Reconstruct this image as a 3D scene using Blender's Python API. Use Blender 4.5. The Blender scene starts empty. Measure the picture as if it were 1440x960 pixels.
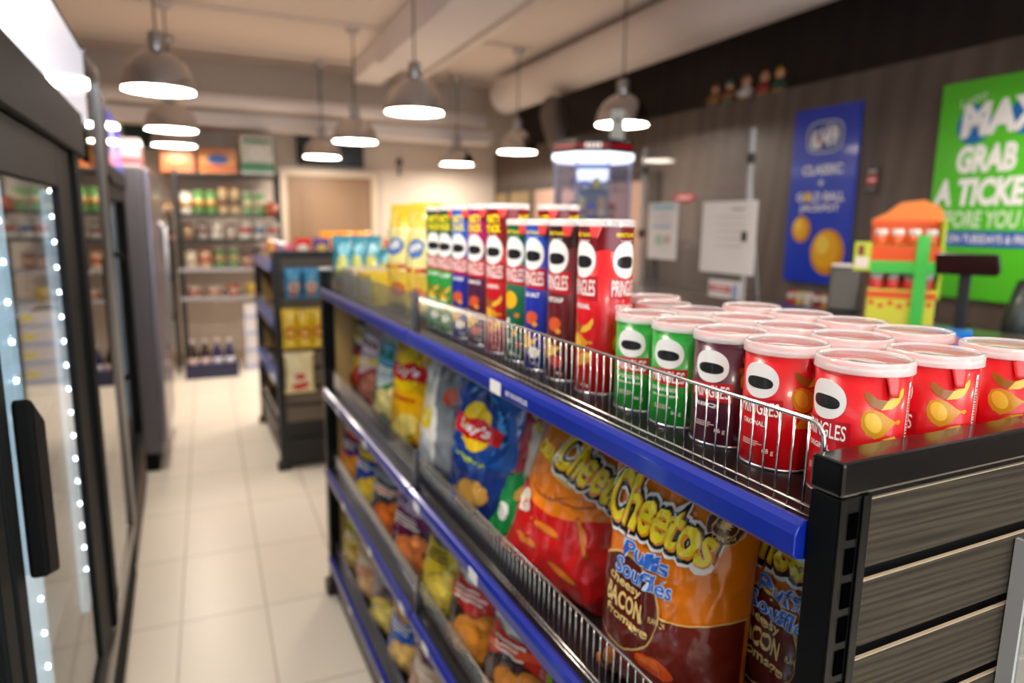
import bpy, bmesh, math, random
from math import sin, cos, pi, radians as R_
from mathutils import Vector, Matrix, noise
random.seed(7)
SC = bpy.context.scene
COL = SC.collection
CAMZ = 1.346                       # camera height: the origin of x / y is under the camera
ROT = R_(-1.75)                    # the room is turned a little against the shelving
CR, SR = cos(ROT), sin(ROT)
def rw(a, b): return (a * CR - b * SR, a * SR + b * CR)

# ------------------------------------------------------------------ materials
def lin(c):
    return tuple(((v / 255) / 12.92 if v / 255 <= 0.04045 else ((v / 255 + 0.055) / 1.055) ** 2.4) for v in c)
MATS = {}
def mat(name, rgb=(200, 200, 200), rough=0.5, metal=0.0, spec=0.5, emit=None, strength=0.0, coat=0.0, bump=None, alpha=None):
    if name in MATS: return MATS[name]
    m = bpy.data.materials.new(name); m.use_nodes = True
    nt = m.node_tree; p = nt.nodes['Principled BSDF']
    p.inputs['Base Color'].default_value = (*lin(rgb), 1)
    p.inputs['Roughness'].default_value = rough
    p.inputs['Metallic'].default_value = metal
    p.inputs['Specular IOR Level'].default_value = spec
    p.inputs['Coat Weight'].default_value = coat
    p.inputs['Coat Roughness'].default_value = 0.08
    if emit:
        p.inputs['Emission Color'].default_value = (*lin(emit), 1)
        p.inputs['Emission Strength'].default_value = strength
    if alpha is not None: p.inputs['Alpha'].default_value = alpha
    if bump:
        sc, st, dist = bump
        tc = nt.nodes.new('ShaderNodeTexCoord'); n = nt.nodes.new('ShaderNodeTexNoise'); b = nt.nodes.new('ShaderNodeBump')
        n.inputs['Scale'].default_value = sc; n.inputs['Detail'].default_value = 3
        b.inputs['Strength'].default_value = st; b.inputs['Distance'].default_value = dist
        nt.links.new(tc.outputs['Object'], n.inputs['Vector']); nt.links.new(n.outputs['Fac'], b.inputs['Height'])
        nt.links.new(b.outputs['Normal'], p.inputs['Normal'])
    MATS[name] = m
    return m
def paper(rgb, rough=0.32):        # printed card / lacquer
    return mat('print_%d_%d_%d' % tuple(rgb), rgb, rough, coat=0.25)
def film(rgb):                     # printed shiny foil bag film
    return mat('film_%d_%d_%d' % tuple(rgb), rgb, 0.24, spec=0.6, coat=0.5, bump=(24, 0.4, 0.008))
def glass(name, tint=(255, 255, 255), refl=1.5, haze=0.0):
    if name in MATS: return MATS[name]
    m = bpy.data.materials.new(name); m.use_nodes = True
    nt = m.node_tree; nt.nodes.clear()
    out = nt.nodes.new('ShaderNodeOutputMaterial'); mx = nt.nodes.new('ShaderNodeMixShader')
    tr = nt.nodes.new('ShaderNodeBsdfTransparent'); gl = nt.nodes.new('ShaderNodeBsdfGlossy'); lw = nt.nodes.new('ShaderNodeLayerWeight')
    pw = nt.nodes.new('ShaderNodeMath'); pw.operation = 'POWER'; pw.inputs[1].default_value = 5
    fr = nt.nodes.new('ShaderNodeMath'); fr.operation = 'MULTIPLY_ADD'; f0 = ((refl - 1) / (refl + 1)) ** 2; fr.inputs[1].default_value = 1 - f0; fr.inputs[2].default_value = f0
    lw.inputs['Blend'].default_value = 0.5
    nt.links.new(lw.outputs['Facing'], pw.inputs[0]); nt.links.new(pw.outputs[0], fr.inputs[0])
    tr.inputs['Color'].default_value = (*lin(tint), 1); gl.inputs['Roughness'].default_value = 0.03
    nt.links.new(fr.outputs[0], mx.inputs[0]); nt.links.new(gl.outputs[0], mx.inputs[2])
    if haze:
        df = nt.nodes.new('ShaderNodeBsdfDiffuse'); df.inputs['Color'].default_value = (.9, .9, .9, 1)
        m2 = nt.nodes.new('ShaderNodeMixShader'); m2.inputs[0].default_value = haze
        nt.links.new(tr.outputs[0], m2.inputs[1]); nt.links.new(df.outputs[0], m2.inputs[2])
        nt.links.new(m2.outputs[0], mx.inputs[1])
    else:
        nt.links.new(tr.outputs[0], mx.inputs[1])
    nt.links.new(mx.outputs[0], out.inputs['Surface'])
    MATS[name] = m
    return m
def wood(name, c1, c2, scale=(1, 1, 1), rough=0.45, grain=5.0):
    if name in MATS: return MATS[name]
    m = bpy.data.materials.new(name); m.use_nodes = True
    nt = m.node_tree; p = nt.nodes['Principled BSDF']
    tc = nt.nodes.new('ShaderNodeTexCoord'); mp = nt.nodes.new('ShaderNodeMapping'); n = nt.nodes.new('ShaderNodeTexNoise')
    n2 = nt.nodes.new('ShaderNodeTexWave'); mixf = nt.nodes.new('ShaderNodeMath'); rp = nt.nodes.new('ShaderNodeValToRGB')
    mp.inputs['Scale'].default_value = scale
    n.inputs['Scale'].default_value = grain; n.inputs['Detail'].default_value = 6; n.inputs['Roughness'].default_value = 0.65
    n2.inputs['Scale'].default_value = grain * 0.6; n2.inputs['Distortion'].default_value = 6; n2.inputs['Detail'].default_value = 3
    n2.bands_direction = 'DIAGONAL'
    mixf.operation = 'MULTIPLY_ADD'; mixf.inputs[1].default_value = 0.35
    nt.links.new(tc.outputs['Object'], mp.inputs['Vector']); nt.links.new(mp.outputs[0], n.inputs['Vector']); nt.links.new(mp.outputs[0], n2.inputs['Vector'])
    nt.links.new(n2.outputs['Fac'], mixf.inputs[0]); nt.links.new(n.outputs['Fac'], mixf.inputs[2])
    rp.color_ramp.elements[0].position = 0.42; rp.color_ramp.elements[1].position = 0.95
    rp.color_ramp.elements[0].color = (*lin(c1), 1); rp.color_ramp.elements[1].color = (*lin(c2), 1)
    nt.links.new(mixf.outputs[0], rp.inputs[0]); nt.links.new(rp.outputs[0], p.inputs['Base Color'])
    p.inputs['Roughness'].default_value = rough
    MATS[name] = m
    return m
def tiles(name, w, h, ox, oy):
    m = bpy.data.materials.new(name); m.use_nodes = True
    nt = m.node_tree; p = nt.nodes['Principled BSDF']
    tc = nt.nodes.new('ShaderNodeTexCoord'); mp = nt.nodes.new('ShaderNodeMapping'); b = nt.nodes.new('ShaderNodeTexBrick')
    mp.inputs['Location'].default_value = (-ox, -oy, 0)
    b.offset = 0.0; b.inputs['Scale'].default_value = 1; b.inputs['Brick Width'].default_value = w; b.inputs['Row Height'].default_value = h
    b.inputs['Mortar Size'].default_value = 0.0032; b.inputs['Mortar Smooth'].default_value = 0.3
    b.inputs['Color1'].default_value = (*lin((238, 230, 215)), 1); b.inputs['Color2'].default_value = (*lin((234, 225, 209)), 1)
    b.inputs['Mortar'].default_value = (*lin((182, 170, 152)), 1)
    nt.links.new(tc.outputs['Object'], mp.inputs['Vector']); nt.links.new(mp.outputs[0], b.inputs['Vector'])
    nt.links.new(b.outputs['Color'], p.inputs['Base Color'])
    p.inputs['Roughness'].default_value = 0.32
    return m

BLACK = mat('black_gloss_steel', (7, 7, 8), 0.16, spec=0.45, coat=0.15)
BLACKM = mat('black_satin_steel', (14, 14, 15), 0.42)
CHROME = mat('chrome_wire', (205, 203, 198), 0.22, metal=1.0)
ALU = mat('brushed_aluminium', (190, 192, 196), 0.3, metal=1.0)
BLUE = mat('blue_price_rail', (9, 36, 142), 0.3, spec=0.4, coat=0.35)
WHITE = mat('white_paint', (232, 230, 226), 0.5)
CLEAR = glass('clear_plastic', (235, 240, 238), 1.45, 0.08)
TAN = mat('tan_hardboard', (176, 140, 84), 0.6)
SLOT = mat('slot_shadow', (2, 2, 2), 0.9, spec=0.0)
POST = mat('black_post_steel', (6, 6, 7), 0.36, spec=0.15)

# ------------------------------------------------------------------ mesh builder
class MB:
    def __init__(s): s.v = []; s.f = []; s.m = []; s.mats = []; s.sm = []
    def mi(s, m):
        if m not in s.mats: s.mats.append(m)
        return s.mats.index(m)
    def add(s, vs, fs, m, smooth=False, M=None):
        o = len(s.v); k = s.mi(m)
        s.v += [tuple(M @ Vector(v)) if M else tuple(v) for v in vs]
        for f in fs: s.f.append([o + i for i in f]); s.m.append(k); s.sm.append(smooth)
        return s
    def box(s, x0, x1, y0, y1, z0, z1, m, M=None):
        vs = [(x, y, z) for z in (z0, z1) for y in (y0, y1) for x in (x0, x1)]
        return s.add(vs, [(0, 2, 3, 1), (4, 5, 7, 6), (0, 1, 5, 4), (2, 6, 7, 3), (0, 4, 6, 2), (1, 3, 7, 5)], m, False, M)
    def prism(s, pts, z0, z1, m, M=None):          # polygon in x,y extruded along z
        n = len(pts); vs = [(x, y, z0) for x, y in pts] + [(x, y, z1) for x, y in pts]
        fs = [tuple(range(n - 1, -1, -1)), tuple(range(n, 2 * n))] + [(i, (i + 1) % n, n + (i + 1) % n, n + i) for i in range(n)]
        return s.add(vs, fs, m, False, M)
    def lathe(s, prof, m, n=32, M=None, smooth=True):
        vs = []; fs = []
        for r, z in prof:
            for i in range(n): vs.append((r * cos(2 * pi * i / n), r * sin(2 * pi * i / n), z))
        for j in range(len(prof) - 1):
            for i in range(n):
                k = (i + 1) % n
                fs.append((j * n + i, j * n + k, (j + 1) * n + k, (j + 1) * n + i))
        if prof[0][0] > 1e-5: fs.append(tuple(range(n - 1, -1, -1)))
        if prof[-1][0] > 1e-5: fs.append(tuple(range((len(prof) - 1) * n, len(prof) * n)))
        return s.add(vs, fs, m, smooth, M)
    def tube(s, pts, r, m, n=8, closed=False, smooth=True):
        pts = [Vector(p) for p in pts]; N = len(pts); vs = []; fs = []
        up = None
        for i, p in enumerate(pts):
            a = pts[i - 1] if (i or closed) else p; b = pts[(i + 1) % N] if (i < N - 1 or closed) else p
            t = (b - a).normalized()
            if up is None: up = t.orthogonal().normalized()
            up = (up - t * up.dot(t)).normalized(); w = t.cross(up)
            rr = r[i] if isinstance(r, (list, tuple)) else r
            for k in range(n):
                q = 2 * pi * k / n; vs.append(p + up * cos(q) * rr + w * sin(q) * rr)
        for i in range(N if closed else N - 1):
            j = (i + 1) % N
            for k in range(n): l = (k + 1) % n; fs.append((i * n + k, i * n + l, j * n + l, j * n + k))
        if not closed: fs += [tuple(range(n - 1, -1, -1)), tuple(range((N - 1) * n, N * n))]
        return s.add(vs, fs, m, smooth)
    def disc(s, r, z, m, n=32, M=None):
        return s.add([(r * cos(2 * pi * i / n), r * sin(2 * pi * i / n), z) for i in range(n)], [tuple(range(n))], m, False, M)
    def mesh(s, name):
        me = bpy.data.meshes.new(name); me.from_pydata(s.v, [], s.f)
        for m in s.mats: me.materials.append(m)
        me.polygons.foreach_set('material_index', s.m); me.polygons.foreach_set('use_smooth', s.sm)
        me.validate(); me.update()
        return me
    def build(s, name, parent=None, loc=(0, 0, 0), rot=(0, 0, 0), bevel=0, seg=2):
        o = bpy.data.objects.new(name, s.mesh(name)); COL.objects.link(o)
        o.location = loc; o.rotation_euler = rot
        if parent: o.parent = parent
        if bevel:
            b = o.modifiers.new('Bevel', 'BEVEL'); b.width = bevel; b.segments = seg; b.limit_method = 'ANGLE'; b.angle_limit = R_(40)
            b.harden_normals = False
        return o
def tag(o, label, cat, group=None, kind=None):
    o['label'] = label; o['category'] = cat
    if group: o['group'] = group
    if kind: o['kind'] = kind
    return o
def struct(o, label=None):
    o['kind'] = 'structure'
    if label: o['label'] = label; o['category'] = o.name.split('_')[0]
    return o
def thing(name, label, cat, loc=(0, 0, 0), rot=(0, 0, 0), group=None):
    o = bpy.data.objects.new(name, None); COL.objects.link(o); o.empty_display_size = 0.05
    o.location = loc; o.rotation_euler = rot
    return tag(o, label, cat, group)
def dup(root, loc, rot, label, group=None):
    def cp(o, par):
        c = o.copy(); COL.objects.link(c)
        if par: c.parent = par
        for ch in o.children: cp(ch, c)
        return c
    r = cp(root, None); r.location = loc; r.rotation_euler = rot; r['label'] = label
    if group: r['group'] = group
    return r
ORD = ['first', 'second', 'third', 'fourth', 'fifth', 'sixth', 'seventh', 'eighth', 'ninth', 'tenth', 'eleventh', 'twelfth', 'thirteenth', 'fourteenth']

# ------------------------------------------------------------------ printed artwork: flat shapes wrapped on a curved surface
TXT = {}
def text2d(s, bold=0.0, shear=0.0):
    k = (s, bold, shear)
    if k in TXT: return TXT[k]
    cu = bpy.data.curves.new('lettering', 'FONT'); cu.body = s; cu.size = 1; cu.offset = bold; cu.shear = shear; cu.resolution_u = 3
    ob = bpy.data.objects.new('lettering', cu); COL.objects.link(ob)
    dg = bpy.context.evaluated_depsgraph_get(); dg.update()
    me = bpy.data.meshes.new_from_object(ob.evaluated_get(dg))
    vs = [(v.co.x, v.co.y) for v in me.vertices]; fs = [tuple(p.vertices) for p in me.polygons]
    bpy.data.objects.remove(ob); bpy.data.curves.remove(cu); bpy.data.meshes.remove(me)
    TXT[k] = (vs, fs)
    return TXT[k]
class Art:
    def __init__(s, matf=paper): s.it = []; s.matf = matf
    def poly(s, pts, rgb, layer=1): s.it.append((list(pts), [tuple(range(len(pts)))], s.matf(rgb), layer)); return s
    def rect(s, x0, x1, y0, y1, rgb, layer=1): return s.poly([(x0, y0), (x1, y0), (x1, y1), (x0, y1)], rgb, layer)
    def ell(s, cx, cy, rx, ry, rgb, layer=1, rot=0, n=28, sq=1.0):
        pts = []
        for i in range(n):
            q = 2 * pi * i / n; c, d = cos(q), sin(q)
            x = rx * math.copysign(abs(c) ** sq, c); y = ry * math.copysign(abs(d) ** sq, d)
            pts.append((cx + x * cos(rot) - y * sin(rot), cy + x * sin(rot) + y * cos(rot)))
        return s.poly(pts, rgb, layer)
    def text(s, t, cx, cy, h, rgb, layer=2, w=None, rot=0, bold=0.02, shear=0.0, warp=None):
        vs, fs = text2d(t, bold, shear)
        ref, _ = text2d(t, 0.0, shear)                 # fit on the unbolded letters so that outlines stay concentric
        if not ref: return s
        x0 = min(v[0] for v in ref); x1 = max(v[0] for v in ref); y0 = min(v[1] for v in ref); y1 = max(v[1] for v in ref)
        ky = h / (y1 - y0); kx = (w / (x1 - x0)) if w else ky
        out = []
        for x, y in vs:
            X = (x - (x0 + x1) / 2) * kx; Y = (y - (y0 + y1) / 2) * ky
            if warp: X, Y = warp(X, Y)
            out.append((cx + X * cos(rot) - Y * sin(rot), cy + X * sin(rot) + Y * cos(rot)))
        s.it.append((out, fs, s.matf(rgb), layer)); return s
    def emit(s, mb, fn, su=0.006, sv=0.02, gap=0.00025, lo=None, hi=None):
        for pts, fs, m, layer in s.it:
            bm = bmesh.new(); vv = [bm.verts.new((x, y, 0)) for x, y in pts]
            for f in fs:
                try: bm.faces.new([vv[i] for i in f])
                except ValueError: pass
            if lo:      # clip to the surface
                for co, no in (((lo[0], 0, 0), (-1, 0, 0)), ((hi[0], 0, 0), (1, 0, 0)), ((0, lo[1], 0), (0, -1, 0)), ((0, hi[1], 0), (0, 1, 0))):
                    bmesh.ops.bisect_plane(bm, geom=bm.verts[:] + bm.edges[:] + bm.faces[:], plane_co=co, plane_no=no, clear_outer=True)
            for ax, st in ((0, su), (1, sv)):
                if not bm.verts: break
                a = min(v.co[ax] for v in bm.verts); b = max(v.co[ax] for v in bm.verts)
                k = math.floor(a / st) + 1
                while k * st < b:
                    co = [0, 0, 0]; no = [0, 0, 0]; co[ax] = k * st; no[ax] = 1
                    bmesh.ops.bisect_plane(bm, geom=bm.verts[:] + bm.edges[:] + bm.faces[:], plane_co=co, plane_no=no); k += 1
            bm.verts.index_update()
            fl = []
            for f in bm.faces:
                ids = [v.index for v in f.verts]
                if f.normal.z < 0: ids.reverse()
                fl.append(ids)
            mb.add([fn(v.co.x, v.co.y, gap * layer) for v in bm.verts], fl, m, True)
            bm.free()

# ------------------------------------------------------------------ camera
def make_camera():
    yaw, pitch, roll = R_(25.7), R_(9.75), R_(0.8)
    f = Vector((sin(yaw) * cos(pitch), cos(yaw) * cos(pitch), -sin(pitch)))
    r = Vector((cos(yaw), -sin(yaw), 0)); u = r.cross(f)
    r2 = r * cos(roll) + u * sin(roll); u2 = u * cos(roll) - r * sin(roll)
    M = Matrix((r2, u2, -f)).transposed().to_4x4(); M.translation = (0, 0, CAMZ)
    cd = bpy.data.cameras.new('camera'); c = bpy.data.objects.new('camera', cd); COL.objects.link(c)
    c.matrix_world = M; cd.sensor_width = 36; cd.lens = 963 / 1440 * 36; cd.clip_start = 0.02
    cd.dof.use_dof = True; cd.dof.focus_distance = 0.60; cd.dof.aperture_fstop = 3.3; cd.dof.aperture_blades = 0
    SC.camera = c
make_camera()
F_, YAW, PIT, ROL = 963.0, R_(25.7), R_(9.75), R_(0.8)
def at(px, py, ax, val):           # the point where the sight line of a photo pixel meets the plane axis = val (z counted from the floor)
    f = Vector((sin(YAW) * cos(PIT), cos(YAW) * cos(PIT), -sin(PIT))); r = Vector((cos(YAW), -sin(YAW), 0)); u = r.cross(f)
    r2 = r * cos(ROL) + u * sin(ROL); u2 = u * cos(ROL) - r * sin(ROL)
    d = f + r2 * ((px - 720) / F_) - u2 * ((py - 480) / F_)
    t = (val - (CAMZ if ax == 2 else 0)) / d[ax]
    return Vector((d.x * t, d.y * t, CAMZ + d.z * t))

# ================================================================== THE ROOM
A0, A1, B0, B1, HC = -1.15, 2.925, -2.6, 7.12, 2.76       # left, right, front, back, ceiling height (room axes)
RZ = (0, 0, ROT)
LEDGE = CAMZ + 0.742
wallp = mat('warm_white_wall', (222, 208, 194), 0.7)
ceilm = mat('ceiling_paint', (240, 227, 218), 0.75, bump=(30, 0.08, 0.01))
panelw = wood('brown_wall_laminate', (80, 69, 61), (99, 87, 78), (2.2, 2.2, 0.25), 0.5, 3.2)
darkw = wood('dark_brown_upper_laminate', (30, 22, 19), (44, 34, 29), (2.0, 2.0, 0.2), 0.55, 3.0)
darktrim = mat('dark_wood_trim', (40, 28, 22), 0.45)

struct(MB().box(A0 - .1, A1 + .6, B0 - .1, B1 + .1, -0.08, 0, tiles('cream_floor_tiles', 0.272, 0.49, -0.15, -0.06)).build('floor', rot=RZ))
struct(MB().box(A0 - .1, A1 + .6, B0 - .1, B1 + .1, HC, HC + .1, ceilm).build('ceiling', rot=RZ))
struct(MB().box(A0 - .1, A0, B0, B1, 0, HC, wallp).build('wall_left', rot=RZ))
struct(MB().box(A0 - .1, A1 + .6, B1, B1 + .1, 0, HC, wallp).build('wall_back', rot=RZ))
w = MB().box(A1, A1 + .5, B0, B1, 0, LEDGE, panelw)                      # thick lower wall with a ledge on top
struct(w.build('wall_right', rot=RZ))
struct(MB().box(A1 + .28, A1 + .5, B0, B1, LEDGE, HC, darkw).build('wall_right_upper', rot=RZ))
# shop front behind the camera: wall with a wide window
wf = MB()
wf.box(A0, A0 + .15, B0 - .1, B0, 0, HC, wallp); wf.box(A1 - .15, A1 + .6, B0 - .1, B0, 0, HC, wallp)
wf.box(A0 + .15, A1 - .15, B0 - .1, B0, 2.5, HC, wallp); wf.box(A0 + .15, A1 - .15, B0 - .1, B0, 0, .35, wallp)
struct(wf.build('wall_front', rot=RZ))
win = MB(); win.box(A0 + .15, A1 - .15, B0 - .06, B0 - .05, .35, 2.5, glass('shop_window_glass', (245, 250, 250)))
wo = struct(win.build('window_1', rot=RZ))
wfm = MB()
for a in (A0 + .15, 0.1, 1.35, A1 - .21): wfm.box(a, a + .06, B0 - .09, B0 - .02, .35, 2.5, BLACKM)
wfm.box(A0 + .15, A1 - .15, B0 - .09, B0 - .02, .35, .41, BLACKM); wfm.box(A0 + .15, A1 - .15, B0 - .09, B0 - .02, 2.44, 2.5, BLACKM)
wfm.build('window_frame', wo)
struct(MB().box(A0, A1, B1 - .012, B1, 0, .09, mat('cream_baseboard', (190, 170, 145), .5)).build('baseboard_back', rot=RZ), 'low cream skirting board along the back wall')

# back door
dr = MB()
dl, dR_, dt = .74, 1.56, CAMZ + .43
doorm = mat('brown_door', (140, 112, 86), .5); framem = mat('door_frame_cream', (214, 198, 178), .55)
dr.box(dl, dR_, B1 - .03, B1, 0, dt, doorm)
for z0, z1 in ((.12, .78), (.9, dt - .14)):
    dr.box(dl + .14, dR_ - .14, B1 - .042, B1 - .03, z0, z1, doorm); dr.box(dl + .2, dR_ - .2, B1 - .05, B1 - .042, z0 + .06, z1 - .06, doorm)
do = struct(dr.build('door_1', rot=RZ, bevel=.006)); 
fr = MB()
fr.box(dl - .07, dl, B1 - .05, B1, 0, dt + .07, framem); fr.box(dR_, dR_ + .07, B1 - .05, B1, 0, dt + .07, framem); fr.box(dl, dR_, B1 - .05, B1, dt, dt + .07, framem)
fr.build('door_frame', do, bevel=.006)
MB().lathe([(.0, 0), (.012, 0), (.012, .04), (.026, .045), (.03, .06), (.02, .075), (0, .077)], ALU, 16, Matrix.Translation((dR_ - .07, B1 - .03, .9)) @ Matrix.Rotation(pi / 2, 4, 'X')).build('door_knob', do)

# ceiling beams, ducts and pipes
beamw = mat('beam_paint', (246, 240, 240), .6)
struct(MB().box(1.28, 1.66, B0, 5.55, HC - .235, HC, beamw).build('ceiling_beam', rot=RZ, bevel=.02), 'broad white boxed ceiling beam running down the shop above the shelves')
struct(MB().box(1.3, 1.56, 5.55, 6.6, HC - .17, HC, beamw).build('ceiling_beam', rot=RZ, bevel=.02), 'narrower white end of the boxed beam, next to the cross beam')
struct(MB().box(A0, 2.75, 6.72, 6.98, CAMZ + .80, CAMZ + .93, beamw).build('cross_beam', rot=RZ, bevel=.015), 'pale cross beam spanning the shop in front of the back wall')
def pipe(name, pts, r, label, m=None, n=16):
    o = MB().tube([(*rw(a, b), z) for a, b, z in pts], r, m or beamw, n).build(name)
    o['kind'] = 'structure'; o['label'] = label; o['category'] = 'pipe'
    return o
pipe('ceiling_duct', [(2.72, B0 + .05, HC - .2), (2.72, 6.35, HC - .2)], .165, 'fat white round duct under the ceiling beside the dark upper wall', n=28)
pipe('ceiling_pipe', [(1.86, B0 + .05, HC - .12), (1.86, 6.6, HC - .12)], .035, 'thin white pipe running beside the boxed ceiling beam')
pipe('ceiling_pipe', [(A0, 6.62, CAMZ + 1.0), (2.62, 6.62, CAMZ + 1.0)], .06, 'round white pipe lying above the cross beam at the back')
for b, l in ((5.3, 'slim conduit crossing the ceiling above the middle row of lamps'), (6.5, 'slim conduit crossing the ceiling above the rear row of lamps'), (3.85, 'slim conduit crossing the ceiling above the front row of lamps')):
    pipe('ceiling_conduit', [(A0, b, HC - .02), (2.5, b, HC - .02)], .011, l, ceilm, 8)
for a in (1.0, 1.95, 2.25):
    pipe('pipe_hanger', [(a, 6.62, CAMZ + 1.0), (a, 6.62, HC)], .008, 'thin rod holding the rear cross pipe, %s' % {1.0: 'left of the boxed beam', 1.95: 'first one right of the boxed beam', 2.25: 'nearest the dark right wall'}[a], ALU, 6)
# crumpled flexible duct
fd = MB(); pts = []; rr = []
for i in range(61):
    t = i / 60; q = t * pi * 1.35
    pts.append((2.80 + .14 * cos(q + .4) + .1 * t, 5.2 - .35 * t, CAMZ + .78 + .2 * sin(q) - .12 * t)); rr.append(.075 + .012 * (i % 2))
fd.tube(pts, rr, mat('grey_flex_duct', (128, 118, 112), .45, metal=.6), 16)
tag(fd.build('flexible_duct'), 'crumpled grey flexible duct bending down at the end of the dark upper wall', 'duct')

# ------------------------------------------------------------------ pendant lamps
glow = mat('lamp_glow', (255, 244, 225), .5, emit=(255, 240, 224), strength=60)
domem = mat('pendant_aluminium', (200, 198, 199), .12, metal=1.0)
inner = mat('pendant_inside', (240, 232, 220), .4)
def pendant_proto(loc, label):
    t = thing('pendant_lamp', label, 'lamp', loc, (0, 0, 0), 'dome pendant lamps')
    prof = [(.1675, 0), (.168, .004), (.166, .018), (.160, .05), (.146, .09), (.122, .13), (.09, .160), (.055, .180), (.036, .188)]
    d = MB().lathe(prof, domem, 40); me = d
    o = MB()
    n = 40
    outer = MB(); vs = []; fs = []
    for r, z in prof + [(p[0] - .004, p[1] + .001) for p in reversed(prof)]:
        for i in range(n): vs.append((r * cos(2 * pi * i / n), r * sin(2 * pi * i / n), z))
    k2 = len(prof) * 2
    for j in range(k2):
        for i in range(n):
            a = (i + 1) % n; jj = (j + 1) % k2
            fs.append((j * n + i, j * n + a, jj * n + a, jj * n + i))
    outer.add(vs, fs, domem, True)
    outer.build('lamp_shade', t)
    MB().lathe([(.0345, .18), (.036, .192), (.036, .262), (.03, .272), (.012, .276)], ALU, 24).build('lamp_neck', t)
    MB().disc(.158, .012, glow, 40, Matrix.Rotation(0, 4, 'X')).build('diffuser', t)
    h = HC - loc[2]
    MB().tube([(0, 0, .27), (0, 0, h - .03)], .0045, BLACKM, 8).build('cord', t)
    MB().lathe([(.02, h - .045), (.045, h - .03), (.05, h - .002)], ALU, 24).build('ceiling_rose', t)
    return t
LAMPS = [((-.05, 3.86), 'front lamp of the row above the coolers'), ((-.01, 5.35), 'middle lamp of the row above the coolers'), ((.0, 6.25), 'rear lamp of the row above the coolers, before the boxes'),
         ((1.23, 3.86), 'front lamp of the middle row, over the tall cans'), ((1.235, 5.35), 'middle lamp of the middle row, to the right of the television'), ((1.2, 6.5), 'rear lamp of the middle row, in front of the television'),
         ((2.53, 3.72), 'front lamp of the row beside the dark upper wall'), ((2.6, 5.35), 'middle lamp of the row beside the dark upper wall'), ((2.5, 6.5), 'rear lamp of the row beside the dark wall, against the back wall')]
LZ = CAMZ + .60
first = None
zl = {3.86: .605, 3.72: .615, 5.35: .59, 6.5: .565, 6.25: .572}
for (x, y), l in LAMPS:
    lab = 'grey metal dome pendant lamp, ' + l
    lab = lab.replace('grey metal dome pendant lamp', 'metal dome pendant')
    if not first: first = pendant_proto((x, y, CAMZ + .60), lab); first.location.z = CAMZ + .605
    else: dup(first, (x, y, CAMZ + zl[y]), (0, 0, 0), lab)
for x, y, l in ((-.03, 1.1, 'over the first cooler'), (1.23, 1.1, 'over the near end of the shelves'), (2.6, 1.1, 'above the counter by the green poster'),
                (-.03, -.6, 'behind the camera on the cooler side'), (1.23, -.6, 'behind the camera in mid shop'), (2.6, -.6, 'behind the camera on the counter side')):
    dup(first, (x, y, LZ), (0, 0, 0), 'metal dome pendant out of the picture, ' + l)

spotg = mat('spot_glow', (255, 250, 240), .4, emit=(255, 240, 220), strength=130)  # unseen spotlights added to put small highlights on domes, lids and rails
for i, (x, y, l) in enumerate(((.62, .15, 'first'), (1.15, -.25, 'second'), (2.0, -.5, 'third'))):
    t = thing('added_spotlight', 'small black spotlight added out of the picture for highlights, %s from the coolers' % l, 'lamp', (x, y, HC - .26), (0, 0, 0), 'added unseen spotlights')
    MB().lathe([(.018, .12), (.045, .10), (.05, .02), (.046, .0), (.042, .02)], BLACKM, 20).build('lamp_shade', t)
    MB().lathe([(.001, -.055), (.018, -.05), (.031, -.035), (.035, -.018), (.03, .0), (.02, .02)], spotg, 16).build('bulb', t)
    MB().tube([(0, 0, .11), (0, 0, .258)], .012, BLACKM, 8).build('stem', t)

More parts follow.
